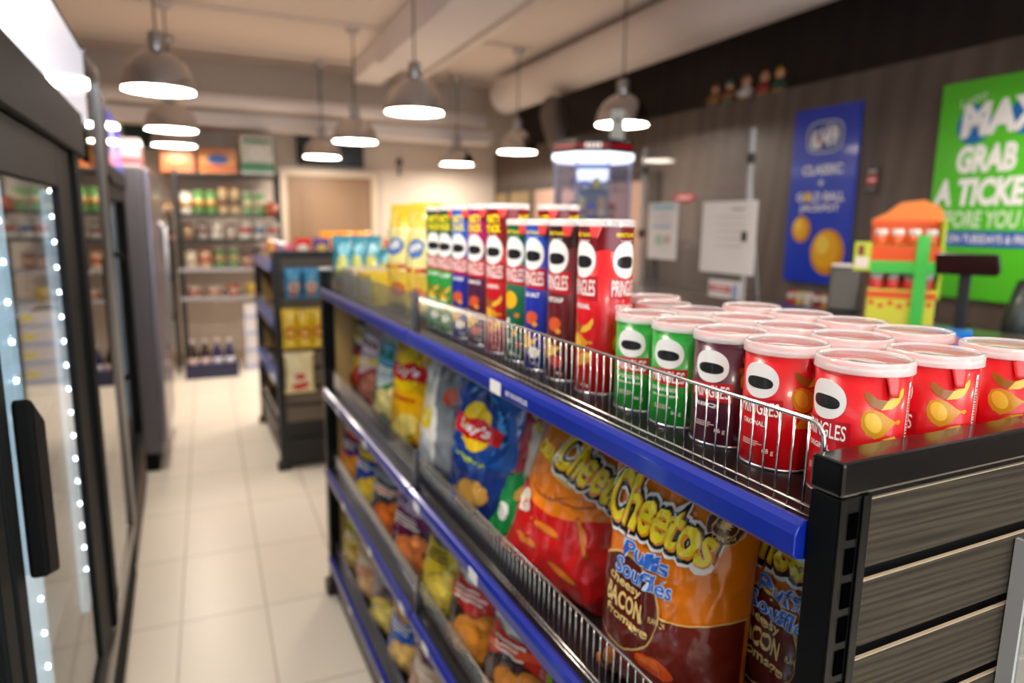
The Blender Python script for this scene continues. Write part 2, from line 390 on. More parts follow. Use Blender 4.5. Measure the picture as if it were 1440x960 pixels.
# ================================================================== COOLERS (left)
coolin = mat('cooler_inside_white', (205, 208, 210), .5)
coolbk = mat('cooler_black', (12, 13, 14), .6, spec=.1)
coolgr = mat('cooler_charcoal_frame', (18, 23, 25), .55, spec=.12)
cglass = glass('cooler_door_glass', (238, 244, 244), 1.2, 0.01)
ledw = mat('white_led', (255, 255, 255), .5, emit=(235, 244, 255), strength=60)
ledbar = mat('led_bar', (170, 190, 205), .35, emit=(190, 218, 240), strength=1.3)  # bar glow also stands in for LED light reflected on its housing
signw = mat('white_lightbox', (245, 245, 250), .12, emit=(244, 243, 255), strength=1.6, coat=1.0)
def zc(v): return CAMZ + v
def cooler_one():
    t = thing('drinks_cooler', 'tall black glass-door cooler with white light-box header and LED strips, nearest', 'cooler', (-.22, 0, 0))
    y0, y1, dp = -.1, 2.10, .72
    c = MB()
    c.box(-dp, 0, y0, y0 + .03, .12, zc(.47), coolbk); c.box(-dp, 0, 2.68, 2.70, .12, zc(.47), coolbk)
    c.box(-dp, -dp + .03, y0, 2.70, .12, zc(.47), coolin); c.box(-dp, 0, y0, 2.70, zc(.455), zc(.47), coolbk)
    c.box(-dp, -.02, y0, 2.70, .12, zc(-1.06), coolbk); c.box(-dp, -.04, y0, 2.70, zc(.155), zc(.165), coolin)
    c.build('cabinet', t)
    MB().box(-.05, .012, y0, y1 + .02, zc(.15), zc(.262), coolbk).build('header_trim', t, bevel=.006)
    MB().box(-.03, .004, y0, 2.34, zc(.262), zc(.455), signw).build('header_sign', t, bevel=.004)
    g = MB()
    for z in (.06, .075, .09, .105, .12, .135, .15, .165, .18): g.box(-.03, 0, y0, 2.70, z - .004, z + .003, coolbk)
    g.box(-.06, -.03, y0, 2.70, .02, .2, coolbk); g.build('kick_grille', t)
    MB().box(-.03, .006, y0, 2.70, zc(-1.12), zc(-1.075), mat('cooler_grey_trim', (130, 125, 118), .35, metal=.7)).build('bottom_trim', t)
    # door: stiles, rails, glass, handle
    for ya, yb, hy in ((1.02, 1.76, 1.125), (.12, 1.0, .2)):
        d = MB(); fw = .055
        d.box(-.014, 0, ya, ya + fw, zc(-1.06), zc(.15), coolgr); d.box(-.014, 0, yb - fw, yb, zc(-1.06), zc(.15), coolgr)
        d.box(-.014, 0, ya + fw, yb - fw, zc(-1.06), zc(-1.0), coolgr); d.box(-.014, 0, ya + fw, yb - fw, zc(.06), zc(.15), coolgr)
        do_ = d.build('door', t, bevel=.004)
        MB().box(-.012, -.007, ya + fw, yb - fw, zc(-1.0), zc(.06), cglass).build('glass_pane', do_)
        hm = MB()
        hm.prism([(zc(-.50), hy - .035), (zc(-.53), hy + .045), (zc(-.29), hy + .045), (zc(-.24), hy - .035)], 0, .025, coolbk, Matrix(((0, 0, 1, 0), (0, 1, 0, 0), (1, 0, 0, 0), (0, 0, 0, 1))))
        hm.build('door_handle', do_, bevel=.006)
    m = MB(); m.box(-.014, -.004, 1.76, 2.10, zc(-1.06), zc(.15), coolgr); m.box(-.03, .008, 1.93, 1.97, zc(-1.06), zc(.15), coolbk); m.build('mullion', t, bevel=.004)
    for y, n in ((1.90, 17), (1.375, 15), (.6, 15)):
        s = MB().box(-.062, -.046, y - .012, y + .05, zc(-.98), zc(.06), ledbar).build('led_strip', t)
        q = MB()
        for k in range(n):
            q.lathe([(0, 0), (.0042, .001), (.0036, .004), (0, .005)], ledw, 10, Matrix.Translation((-.046, y, zc(.06 - .93 * k / (n - 1)))) @ Matrix.Rotation(pi / 2, 4, 'Y'))
        q.build('led_dots', s)
    # shelves inside
    for z in (.36, .62, .88, 1.14): MB().box(-.66, -.11, y0 + .03, 2.66, z - .012, z, coolin).build('wire_shelf', t)
    # end glass with aluminium edge
    p = MB().box(-.008, -.002, 2.10, 2.67, zc(-1.08), zc(.15), glass('cooler_end_glass', (120, 118, 115), 2.6)); p.box(-.008, -.002, 2.345, 2.67, zc(.15), zc(.45), MATS['cooler_end_glass']); p.build('end_glass', t)
    e = MB(); e.tube([(.002, 2.36, zc(.463)), (.002, 2.63, zc(.463)), (.002, 2.662, zc(.452)), (.002, 2.675, zc(.42)), (.002, 2.675, zc(-1.08))], .011, ALU, 10); e.build('edge_trim', t)
    MB().box(-.6, -.03, 2.09, 2.098, zc(-1.06), zc(.15), coolbk).build('divider', t)
    return t
cooler_one()
# goods in the first cooler
def bottle_mesh(h, r, body, label, cap, n=16):
    b = MB(); b.lathe([(r * .85, 0), (r, .006), (r, h * .55), (r * .97, h * .66), (r * .5, h * .84), (r * .36, h * .88), (r * .36, h * .93)], body, n)
    b.lathe([(r * 1.02, h * .22), (r * 1.02, h * .5)], label, n); b.lathe([(r * .42, h * .92), (r * .42, h), (r * .3, h * 1.005)], cap, n)
    return b
def carton_mesh(w, d, h, body, band):
    b = MB(); b.box(-w / 2, w / 2, -d / 2, d / 2, 0, h * .78, body)
    b.add([(-w / 2, -d / 2, h * .78), (w / 2, -d / 2, h * .78), (w / 2, d / 2, h * .78), (-w / 2, d / 2, h * .78), (-w / 2, 0, h * .94), (w / 2, 0, h * .94)], [(0, 1, 5, 4), (2, 3, 4, 5), (0, 4, 3), (1, 2, 5)], body)
    b.box(-w / 2, w / 2, -.003, .003, h * .93, h, body); b.box(-w / 2 - .001, w / 2 + .001, -d / 2 - .001, d / 2 + .001, h * .25, h * .55, band)
    return b
RED = (200, 22, 30)
protoC = [('milk_carton', 'white and red drink carton', 'carton', carton_mesh(.07, .07, .21, paper((235, 232, 230)), paper((200, 40, 50)))),
          ('juice_bottle', 'pink juice bottle', 'bottle', bottle_mesh(.21, .034, paper((206, 92, 100)), paper((240, 236, 230)), paper((235, 235, 235)))),
          ('water_bottle', 'pale water bottle', 'bottle', bottle_mesh(.21, .033, paper((196, 206, 212)), paper((220, 225, 235)), paper((240, 240, 240)))),
          ('cream_carton', 'cream coloured carton with yellow band', 'carton', carton_mesh(.075, .07, .2, paper((232, 222, 196)), paper((226, 172, 40))))]
pm = {}
for si, (z, kinds) in enumerate(((.36, (3, 3, 2)), (.62, (2, 2, 0)), (.88, (1, 1, 1)), (1.14, (0, 0, 2)))):
    for k in range(7):
        y = 1.16 + .115 * k
        kd = kinds[k * 3 // 7]
        nm, lb, ct, mb = protoC[kd]
        if nm not in pm: pm[nm] = mb.mesh(nm)
        o = bpy.data.objects.new(nm, pm[nm]); COL.objects.link(o); o.location = (-.40, y, z); o.rotation_euler = (0, 0, pi / 2)
        tag(o, '%s, near cooler, %s shelf up, %s from handle' % (lb, ORD[si], ORD[k]), ct, 'drinks standing in the near cooler')

def cooler_two():
    t = thing('drinks_cooler', 'black upright cooler with a lit blue header, second along the left side', 'cooler', (-.225, 2.78, 0))
    W, dp, H = 1.0, .7, zc(.43)
    c = MB(); c.box(-dp, -.02, 0, .03, .1, H, coolbk); c.box(-dp, -.02, W - .03, W, .1, H, coolbk); c.box(-dp, -dp + .03, 0, W, .1, H, coolin); c.box(-dp, -.02, 0, W, H - .02, H, coolbk)
    c.box(-dp, -.02, 0, W, .1, .22, coolbk); c.build('cabinet', t, bevel=.004)
    s = MB().box(-.04, 0, .2, W - .03, zc(.20), H - .015, mat('blue_lightbox', (20, 40, 190), .15, emit=(30, 60, 235), strength=.9, coat=.6)).build('header_sign', t, bevel=.004)
    b = MB(); M = Matrix(((0, 0, 1, .001), (1, 0, 0, 0), (0, 1, 0, 0), (0, 0, 0, 1)))
    Art(lambda c_: mat('lit_print_%d_%d_%d' % c_, c_, .4, emit=c_, strength=1.0)).ell(.5, zc(.31), .06, .055, (190, 205, 250), 1).emit(b, lambda u, v, o_: (.001 + o_, u, v)); b.build('sign_emblem', s)
    MB().box(-.04, .008, 0, .2, zc(.15), H, coolbk).build('header_end', t, bevel=.004)
    MB().box(-.04, .008, .2, W, zc(.13), zc(.2), coolbk).build('header_trim', t, bevel=.004)
    d = MB(); d.box(-.04, 0, .02, .09, .24, zc(.13), coolbk); d.box(-.04, 0, W - .08, W - .02, .24, zc(.13), coolbk); d.box(-.04, 0, .09, W - .08, .24, .32, coolbk); d.box(-.04, 0, .09, W - .08, zc(.07), zc(.13), coolbk)
    do_ = d.build('door', t, bevel=.004); MB().box(-.026, -.02, .09, W - .08, .32, zc(.07), cglass).build('glass_pane', do_)
    MB().tube([(0, .12, .75), (.035, .12, .77), (.035, .12, 1.2), (0, .12, 1.22)], .011, coolbk, 10).build('door_handle', do_)
    MB().box(-.002, .003, .03, .06, zc(.14), zc(.19), mat('yellow_sticker', (230, 205, 20), .5)).build('yellow_sticker', t)
    g = MB(); 
    for k in range(9): g.box(-.02, 0, .02, W - .02, .05 + .02 * k, .058 + .02 * k, mat('grille_bronze', (88, 72, 62), .4, metal=.5))
    g.box(-.05, -.02, .02, W - .02, .02, .23, coolbk); g.build('kick_grille', t)
    q = MB().box(-.07, -.045, W - .14, W - .11, .4, zc(.05), ledbar).build('led_strip', t)
    for z in (.36, .66, .96): MB().box(-.62, -.1, .03, W - .03, z - .012, z, coolin).build('wire_shelf', t)
    return t
cooler_two()
k = 0
for si, z in enumerate((.36, .66, .96)):
    for j in range(6):
        nm, lb, ct, mb = protoC[(si * 2 + j // 3) % 4]
        o = bpy.data.objects.new(nm, pm[nm]); COL.objects.link(o); o.location = (-.48, 2.93 + .13 * j, z); o.rotation_euler = (0, 0, pi / 2)
        tag(o, '%s, blue-headed cooler, %s shelf up, %s along' % (lb, ORD[si], ORD[j]), ct, 'drinks standing in the blue-headed cooler')
def cooler_three():
    t = thing('steel_fridge', 'tall silver grey upright fridge, third along the left side', 'fridge', (-.125, 4.0, 0), (0, 0, R_(-1.75)))
    H = zc(.26); st = mat('fridge_silver', (150, 142, 150), .28, metal=.85)
    MB().box(-.62, -.03, 0, .92, .1, H, mat('fridge_body_grey', (92, 88, 92), .4)).build('cabinet', t, bevel=.01)
    for a, b in ((.01, .455), (.465, .91)):
        d = MB().box(-.03, 0, a, b, .14, H - .01, st).build('door', t, bevel=.008)
        yy = b - .04 if a < .1 else a + .04
        MB().tube([(0, yy, .6), (.03, yy, .62), (.03, yy, 1.3), (0, yy, 1.32)], .011, ALU, 10).build('door_handle', d)
    MB().box(-.58, -.05, .02, .9, 0, .1, coolbk).build('plinth', t)
    return t
cooler_three()
bx = MB().box(-.12, .12, -.2, .2, 0, .17, paper((232, 214, 216))); bx.box(-.121, .121, -.201, .201, .03, .07, paper((200, 120, 130))); bx.box(-.122, .122, -.06, .06, .05, .14, paper((226, 160, 170)))
tag(bx.build('cardboard_box', loc=(-.29, 4.55, zc(.26)), bevel=.003), 'pale pink and white box on top of the silver fridge', 'box')
gb = MB().box(-.62, -.06, -.02, 0, zc(.62), zc(.86), mat('dark_green_board', (18, 52, 42), .5)); gb.box(-.64, -.04, -.025, -.002, zc(.86), zc(.88), BLACKM)
tag(gb.build('green_board', loc=(*rw(0, B1), 0), rot=RZ), 'dark green board on the back wall, left of the stacked orange boxes', 'board')

# ================================================================== MAIN GONDOLA
GX0, GX1, GY0, GYM, GY1 = .42, 1.30, .346, 1.37, 2.40
DECK = [zc(-.23), zc(-.575), zc(-.87), zc(-1.195)]
FH = [.082, .08, .08, .058]
gon = thing('gondola_shelf', 'black double-sided shop shelving with blue price rails, in front', 'shelf', (0, 0, 0))
slatm = wood('grey_wood_slat', (40, 36, 30), (66, 59, 49), (1.0, 30, 40.0), .75, 4.0)
slatm.node_tree.nodes['Principled BSDF'].inputs['Specular IOR Level'].default_value = .12
slate = mat('slat_pale_edge', (176, 160, 136), .6)
# posts with slots
def slotted_post(x0, x1, y0, y1, z1, name, parent, slots=True):
    p = MB(); p.box(x0, x1, y0, y1, .02, z1, POST)
    p.box(x1 - .009, x1, y0 - .002, y0, .02, z1, POST); p.box(x0, x0 + .006, y0 - .0015, y0, .02, z1, POST)
    o = p.build(name, parent, bevel=.0018)
    if slots:
        q = MB(); z = z1 - .0125
        while z > .1:
            q.box((x0 + x1) / 2 - .0055, (x0 + x1) / 2 + .0045, y0 - .0008, y0 + .002, z - .0205, z, SLOT); z -= .0278
        q.build('slot_row', o)
    return o
slotted_post(.42, .4525, .32, .346, zc(-.1945), 'post', gon)
slotted_post(1.2675, 1.30, .32, .346, zc(-.1945), 'post', gon)
slotted_post(.42, .458, 2.36, 2.40, zc(-.165), 'post', gon, False)
slotted_post(1.262, 1.30, 2.36, 2.40, zc(-.165), 'post', gon, False)
slotted_post(.84, .88, 1.35, 1.39, zc(-.25), 'post', gon, False)
for x in (.415, 1.257): MB().box(x, x + .048, 2.356, 2.404, zc(-.165), zc(-.155), ALU).build('post_cap', gon, bevel=.003)
for x in (.405, 1.247): MB().box(x, x + .066, 2.35, 2.415, 0, .05, BLACKM).build('foot', gon, bevel=.006)
# near end: cap rail, lower bar, slats
MB().box(.4185, 1.3015, .3185, .3475, zc(-.1935), zc(-.1665), BLACK).build('cap_rail', gon, bevel=.003)
MB().box(.4525, 1.2675, .3235, .346, zc(-.2005), zc(-.1935), BLACK).build('upper_bar', gon, bevel=.0015)
MB().box(.4525, 1.2675, .336, .345, .08, zc(-.2), BLACKM).build('panel_backing', gon)
z = zc(-.2012); k = 0
while z > .12:
    s = MB(); s.box(.453, 1.267, .3245, .3275, z - .0565, z - .0006, slatm); s.box(.453, 1.267, .3243, .3277, z - .0006, z, slate)
    s.build('slat_board', gon); z -= .0677
MB().box(.43, 1.29, .346, 2.39, .02, .12, BLACKM).build('base_plinth', gon)
# centre back panel, far end panel
MB().box(.845, .875, .39, 2.36, .1, DECK[0] - .01, mat('gondola_back_dark', (58, 46, 34), .7)).build('back_panel', gon)
MB().box(.46, 1.262, 2.37, 2.388, .05, DECK[0] + .01, TAN).build('end_panel', gon)
MB().box(.455, .47, 1.352, 1.372, .1, DECK[0] - .05, BLACKM)
darkdeck = mat('shelf_deck_black', (14, 13, 13), .38, spec=.35)
def wire_fence(name, x, y0, y1, z0, h, parent, pitch=.0145, r=.0011):
    f = MB()
    rc = .014
    arc = [(x, y0 + rc - rc * cos(q), z0 + h - rc + rc * sin(q)) for q in (0, pi / 8, pi / 4, 3 * pi / 8, pi / 2)]
    top = [(x, y0, z0 + .002)] + arc + [(x, y1 - rc, z0 + h), (x, y1, z0 + h - rc), (x, y1, z0 + .002)]
    f.tube(top, .0019, CHROME, 8)
    for zz in (.004, .012): f.tube([(x, y0, z0 + zz), (x, y1, z0 + zz)], .0016, CHROME, 6)
    n = int((y1 - y0) / pitch)
    for i in range(1, n): f.tube([(x, y0 + (y1 - y0) * i / n, z0 + .002), (x, y0 + (y1 - y0) * i / n, z0 + h)], r, CHROME, 6)
    for yy in (y0 + .04, (y0 + y1) / 2, y1 - .04): f.box(x - .002, x + .004, yy - .01, yy + .01, z0, z0 + .004, CHROME)
    return f.build(name, parent)
for i, z in enumerate(DECK):
    for j, (ya, yb) in enumerate(((.348, GYM - .004), (GYM + .004, 2.358))):
        d = MB(); d.box(.424, .845 if i else .86, ya, yb, z - .02, z, darkdeck); d.box(.875 if i else .86, 1.296, ya, yb, z - .02, z, darkdeck)
        so = d.build('shelf_deck', gon, bevel=.0015)
        yy0 = ya
        for side in (0, 1):
            x = .424 if side == 0 else 1.296; sg = -1 if side == 0 else 1
            # sloping price rail, rounded
            prof = [(0, .008), (.005, .0085), (.011, .005), (.0145, -.002), (.0145, -.018), (.011, -.0225), (.003, -.024), (0, -.024)]
            r = MB(); n = len(prof)
            vs = [(x + sg * px, y, z + pz) for y in (yy0, yb) for px, pz in prof]
            fs = [tuple(range(n)), tuple(range(2 * n - 1, n - 1, -1))] + [((a + 1) % n, a, n + a, n + (a + 1) % n) for a in range(n)]
            if side: fs = [tuple(reversed(f)) for f in fs]
            r.add(vs, fs, BLUE, False)
            ro = r.build('price_rail', gon, bevel=.0015)
            r2 = MB().box(x - .001 if side == 0 else x - .002, x + .002 if side == 0 else x + .001, yy0, yb, z - .0285, z - .024, ALU).build('rail_lip', ro)
            if side == 0:
                tags = {(0, 0): (.905,), (1, 0): (1.3, .99), (1, 1): (1.75, 2.1), (2, 0): (1.25,), (2, 1): (1.42, 1.72, 2.05), (3, 1): (1.6, 2.0), (3, 0): (1.1,)}.get((i, j), ())
                for ty in tags:
                    MB().box(x - .0157, x - .0144, ty - .018, ty + .018, z - .0195, z - .0005, paper((236, 236, 232))).build('price_tag', ro)
            xf = .437 if side == 0 else 1.284
            if side: continue
            if j == 0:
                wire_fence('wire_fence', xf, .352, yb - .004, z, FH[i], gon)
            else:
                MB().box(xf - .001, xf + .001, ya + .004, yb - .002, z + .002, z + FH[i], CLEAR).build('clear_fence', gon)
                MB().box(xf - .006, xf + .006, ya + .002, ya + .012, z + .001, z + FH[i] + .006, ALU).build('fence_clip', gon)
b = MB(); a_ = Art()
a_.text('LES CROUSTILLES', 0, 0, .007, (225, 228, 240), 1, w=.07)
a_.emit(b, lambda u, v, o: (.4092 - o, .835 - u, DECK[0] - .01 + v), .02, .02)
b.build('rail_lettering', gon)

# ================================================================== CHIP CANS
RC = .0375
def canfn(u, v, off): t = u / RC; return ((RC + off) * sin(t), -(RC + off) * cos(t), v)
CHIP, CHIP2, CHIPD = (206, 142, 22), (232, 182, 56), (150, 92, 14)
def chips(A, u, v, s=1.0, lay=2):
    A.poly([(u + s * x, v + s * y) for x, y in ((-.0165, .0085), (-.013, .0075), (-.006, .0025), (.002, .0015), (.009, .0045), (.0145, .0115), (.0165, .011), (.0165, .006), (.013, -.001), (.006, -.0055), (-.003, -.0065), (-.011, -.0035), (-.016, .003))], CHIP2, lay)
    A.poly([(u + s * x, v + s * y) for x, y in ((-.0165, .0085), (-.013, .0075), (-.006, .0025), (.002, .0015), (-.003, -.0065), (-.011, -.0035), (-.016, .003))], CHIPD, lay + 1)
    pts = [(-.016 + .0, -.02)]
    A.poly([(u + s * x, v + s * y) for x, y in ((-.0175, -.0155), (-.0155, -.0085), (-.009, -.0065), (-.002, -.0085), (.005, -.0135), (.0105, -.0165), (.013, -.0155), (.0155, -.0155), (.0165, -.0175), (.0145, -.0195), (.0105, -.0185), (.006, -.0225), (.0005, -.029), (-.006, -.0315), (-.0125, -.028), (-.0165, -.022))], CHIP, lay)
    A.ell(u - s * .008, v - s * .0175, s * .006, s * .009, CHIP2, lay + 1, .5)
    A.poly([(u + s * x, v + s * y) for x, y in ((-.013, -.046), (-.0085, -.0385), (.001, -.031), (.011, -.029), (.0155, -.032), (.0155, -.039), (.009, -.043), (.001, -.046), (-.006, -.0465))], CHIP, lay)
    A.poly([(u + s * x, v + s * y) for x, y in ((.001, -.031), (.011, -.029), (.0155, -.032), (.013, -.036), (.006, -.036))], CHIP2, lay + 1)
def emblem(A, u, v, rx, ry, lay=2):     # plain white oval with a plain dark bar
    A.ell(u, v, rx, ry, (242, 242, 240), lay, 0, 30, .92)
    A.ell(u, v - ry * .12, rx * .74, ry * .34, (22, 20, 22), lay + 1, 0, 24, .8)
def wordmark(A, u, v, w, h, lay=2):
    A.poly([(u - w / 2 - .003, v + h * .62), (u + w / 2 + .003, v + h * .78), (u + w / 2 + .004, v - h * .85), (u - w / 2 - .002, v - h * .62)], (186, 18, 30), lay)
    A.text('PRINGLES', u, v, h, (250, 248, 245), lay + 1, w, 0, .012)
WH = (245, 244, 242)
def small_can(kind, base, top, l1, l2, loc, rz, label, nfac=True):
    t = thing('chip_can', label, 'can', loc, (0, 0, rz), 'small chip cans on the top shelf')
    H = .122
    b = MB(); b.lathe([(RC - .002, 0), (RC, .002), (RC, H - .008)], paper(base), 48)
    b.lathe([(RC + .0004, 0), (RC + .0008, .0015), (RC + .0004, .003)], ALU, 48)
    A = Art()
    emblem(A, 0, .0862, .0198, .0172); wordmark(A, 0, .0598, .043, .0128)
    A.text(l1, -.004, .0445, .0046, WH, 2, .026 if len(l1) < 10 else .036, 0, .02)
    if l2: A.text(l2, -.002, .037, .0046, WH, 2, .036, 0, .02)
    for r, wv in ((.0255, .02), (.0235, .024), (.0215, .018)): A.rect(-.016, -.016 + wv, r, r + .0008, (225, 200, 200), 2)
    A.text({'red': '68 g', 'purple': '66 g', 'green': '66 g'}[kind], .014, .018, .006, WH, 2, None, 0, .0)
    chips(A, .049, .090)
    chips(A, -.052, .090)
    if kind == 'green':
        A.ell(.044, .031, .012, .008, (60, 110, 200), 4); A.ell(.043, .032, .009, .005, (225, 235, 225), 5); A.ell(.046, .092, .011, .003, (150, 220, 120), 4, .15)
    if kind == 'purple': A.ell(.036, .083, .007, .004, (150, 70, 20), 5, -.4); A.ell(.062, .06, .006, .005, (120, 50, 20), 5)
    # barcode strip on the seam
    A.rect(.0735, .0775, .008, .105, (225, 225, 222), 2)
    y = .012; rnd = random.Random(3)
    while y < .1: hgt = rnd.choice((.0006, .001, .0016)); A.rect(.0743, .0769, y, y + hgt, (25, 25, 28), 3); y += hgt + rnd.choice((.0007, .0012))
    A.emit(b, canfn, .0045, .05, .00016)
    b.build('can_body', t)
    s = MB(); s.lathe([(.0362, H - .010), (.0362, H - .0055)], paper((222, 220, 220)), 40)
    SA = Art(); SA.ell(0, 0, .0356, .0356, (222, 46, 50), .5, 0, 40); SA.ell(.002, -.002, .0205, .0165, WH, 1); SA.ell(.004, -.006, .014, .0055, (40, 40, 44), 2); SA.ell(-.015, .018, .007, .003, (200, 140, 40), 1, .7)
    SA.emit(s, lambda u, v, o: (u, v, H - .0054 + o), .05, .05, .0002)
    s.build('foil_seal', t)
    tb = MB(); vs = []; fs = []
    for j in range(6):
        for i in range(5):
            q = (i - 2) / 2 * .2 * (1 - j / 5 * .55); zz = H - .006 - j * .0042
            rr = RC + .0006 + (.0005 if j < 2 else .0012 + .0006 * j)
            th = q + 1.42
            vs.append((rr * sin(th), -rr * cos(th), zz))
    for j in range(5):
        for i in range(4): fs.append((j * 5 + i, (j + 1) * 5 + i, (j + 1) * 5 + i + 1, j * 5 + i + 1))
    tb.add(vs, fs, paper((214, 52, 50)), True); o = tb.build('pull_tab', t); sd = o.modifiers.new('Solidify', 'SOLIDIFY'); sd.thickness = .0005
    lid_mesh(t, H)
    return t
LIDM = glass('lid_plastic', (250, 235, 235), 1.5, 0.0)
lidtop = glass('lid_top_plastic', (252, 246, 246), 1.45, 0.16)
lidrim = glass('lid_rim_plastic', (240, 240, 240), 1.45, 0.45)
def lid_mesh(t, H):
    R = .0396
    l = MB(); n = 48
    l.lathe([(R - .0012, H - .0108), (R + .0002, H - .0108), (R + .0004, H - .0098), (R, H - .009), (R, H - .002), (R - .0006, H - .0004), (R - .0018, H), (R - .0032, H - .0002), (R - .0044, H - .002)], lidrim, n)
    l.f = l.f[:-2]; l.m = l.m[:-2]; l.sm = l.sm[:-2]
    l.lathe([(R - .0044, H - .002), (.030, H - .0022), (.0285, H - .0028), (.0, H - .003)], lidtop, n)
    l.f.pop(-1) if len(l.f[-1]) > 4 else None
    while len(l.m) > len(l.f): l.m.pop(); l.sm.pop()
    return l.build('lid', t)
def cam_rz(x, y): return math.atan2(-x, y)
XS, YS = [.528, .620, .722], [.392, .477, .553, .628, .703]
DZ = DECK[0]
protos = {}
flav = {'red': ((204, 4, 20), None, 'ORIGINAL', ''), 'purple': ((74, 22, 46), None, 'BBQ', ''), 'green': ((22, 150, 46), None, 'SOUR CREAM & ONION', 'crème sure et oignon')}
colw = ['fence-side row', 'middle row', 'counter-side row']
grid = {}
for ci, x in enumerate(XS):
    ys = YS if ci != 2 else [.385, .48, .559, .636, .721]
    if ci == 1: ys = [.39, .479, .555, .631, .712, .788]
    if ci == 0: ys = YS
    for ri, y in enumerate(ys):
        kind = 'red'
        if ci == 0: kind = ['red', 'red', 'purple', 'green', 'green'][ri]
        rz = cam_rz(x, y) - R_(43) + (random.uniform(-.12, .12) if ci == 0 else random.uniform(-.25, .1))
        if (ci, ri) == (1, 0): rz = cam_rz(x, y) - R_(50)
        if (ci, ri) == (2, 0): rz = cam_rz(x, y) - R_(62)
        if (ci, ri) == (0, 1): rz = cam_rz(x, y) - R_(36)
        if ci == 0 and ri >= 2: rz = cam_rz(x, y) - R_(30)
        jit = random.uniform(-.001, .001)
        lab = 'small %s chip can, %s from the near end of the %s' % (kind, ORD[ri], colw[ci])
        if kind not in protos:
            c_, tp, l1, l2 = flav[kind]
            protos[kind] = small_can(kind, c_, tp, l1, l2, (x + jit, y, DZ), rz, lab)
        else: dup(protos[kind], (x + jit, y, DZ), rz and (0, 0, rz), lab, 'small chip cans on the top shelf')
dup(protos['red'], (.665, .868, DZ), (0, 0, cam_rz(.66, .86) - .7), 'small red chip can standing alone just behind the tall red can', 'small chip cans on the top shelf')

def tall_can(H, body, top, l1, chipk, party, loc, rz, label, l0='PERFECT FLAVOUR'):
    t = thing('chip_tube', label, 'can', loc, (0, 0, rz), 'tall chip tubes on the top shelf')
    b = MB(); b.lathe([(RC - .002, 0), (RC, .002), (RC, H - .008)], paper(body), 48)
    b.lathe([(RC + .0004, 0), (RC + .0008, .0015), (RC + .0004, .003)], ALU, 48)
    A = Art()
    n = 16; U = pi * RC
    for s in (-1, 1):     # darker shoulder with a wavy lower border
        pts = [(s * U * k / n, H - .046 + (.006 if not party else .0) * cos(2 * k / n * pi * 1.5) - (.03 if party else 0)) for k in range(n + 1)]
        pp = pts + [(s * U, H - .009), (0, H - .009)]
        if s < 0: pp.reverse()
        A.poly(pp, top, 1)
    d = H - .238
    for u in (-.033, .033):
        emblem(A, u, .184, .0215, .0245); wordmark(A, u, .1465, .043, .021)
        A.text(l1, u, .121, .0065, WH, 2, .03, 0, .03)
        if chipk == 'chip': chips(A, u + .002, .092, 1.15)
        elif chipk == 'green': chips(A, u + .002, .09, .9); A.ell(u - .002, .062, .012, .01, (196, 226, 160), 5); A.ell(u + .004, .03, .01, .008, (235, 245, 225), 5)
        elif chipk == 'xmas':
            A.ell(u - .006, .105, .016, .015, (240, 180, 20), 4)
            for q, (du, dv, c_) in enumerate(((.01, .08, (220, 120, 60)), (-.01, .07, (245, 240, 235)), (.006, .05, (230, 170, 40)), (-.008, .035, (235, 235, 230)), (.012, .03, (200, 60, 50)), (.0, .015, (240, 235, 225)))): A.ell(u + du, dv, .005, .004, c_, 4, q)
        else:
            A.ell(u, .085, .013, .010, (206, 84, 40), 4, .3); A.ell(u + .008, .075, .005, .004, (226, 150, 50), 5)
            A.poly([(u - .018, .07), (u + .002, .05), (u + .016, .055), (u + .002, .04), (u - .018, .03)], CHIP2, 4); A.ell(u + .006, .03, .011, .009, (240, 235, 225) if chipk == 'cream' else (190, 50, 40), 4)
        A.text('148 g' if not party else '194 g', u + .01, .012, .006, WH, 2, None, 0, .0)
        if not party:
            A.text(l0, u, H - .021, .0052, (240, 220, 30), 3, .036, 0, .03); A.text('in every bite!', u, H - .029, .004, WH, 3, .022, 0, .01)
        else:
            A.text('PARTY', u, H - .027, .013, (240, 226, 30), 3, .032, .04, .05); A.text('STACK', u, H - .044, .012, (240, 226, 30), 3, .032, .04, .05); A.text('format fête', u, H - .056, .004, WH, 3, .022, 0, .01)
    A.emit(b, canfn, .0045, .05, .00016)
    b.build('can_body', t)
    tb = MB(); vs = []; fs = []
    for j in range(6):
        for i in range(5):
            th = (i - 2) / 2 * .26 * (1 - j / 5 * .6) - .35; zz = H - .008 - j * .0036; rr = RC + .0018 + .0004 * j
            vs.append((rr * sin(th), -rr * cos(th), zz))
    for j in range(5):
        for i in range(4): fs.append((j * 5 + i, (j + 1) * 5 + i, (j + 1) * 5 + i + 1, j * 5 + i + 1))
    tb.add(vs, fs, paper((226, 66, 62)), True); o = tb.build('pull_tab', t); sd = o.modifiers.new('Solidify', 'SOLIDIFY'); sd.thickness = .0005
    s = MB().lathe([(.0362, H - .010), (.0362, H - .0055)], paper((224, 218, 218)), 40); s.build('foil_seal', t)
    lid_mesh(t, H)
    return t
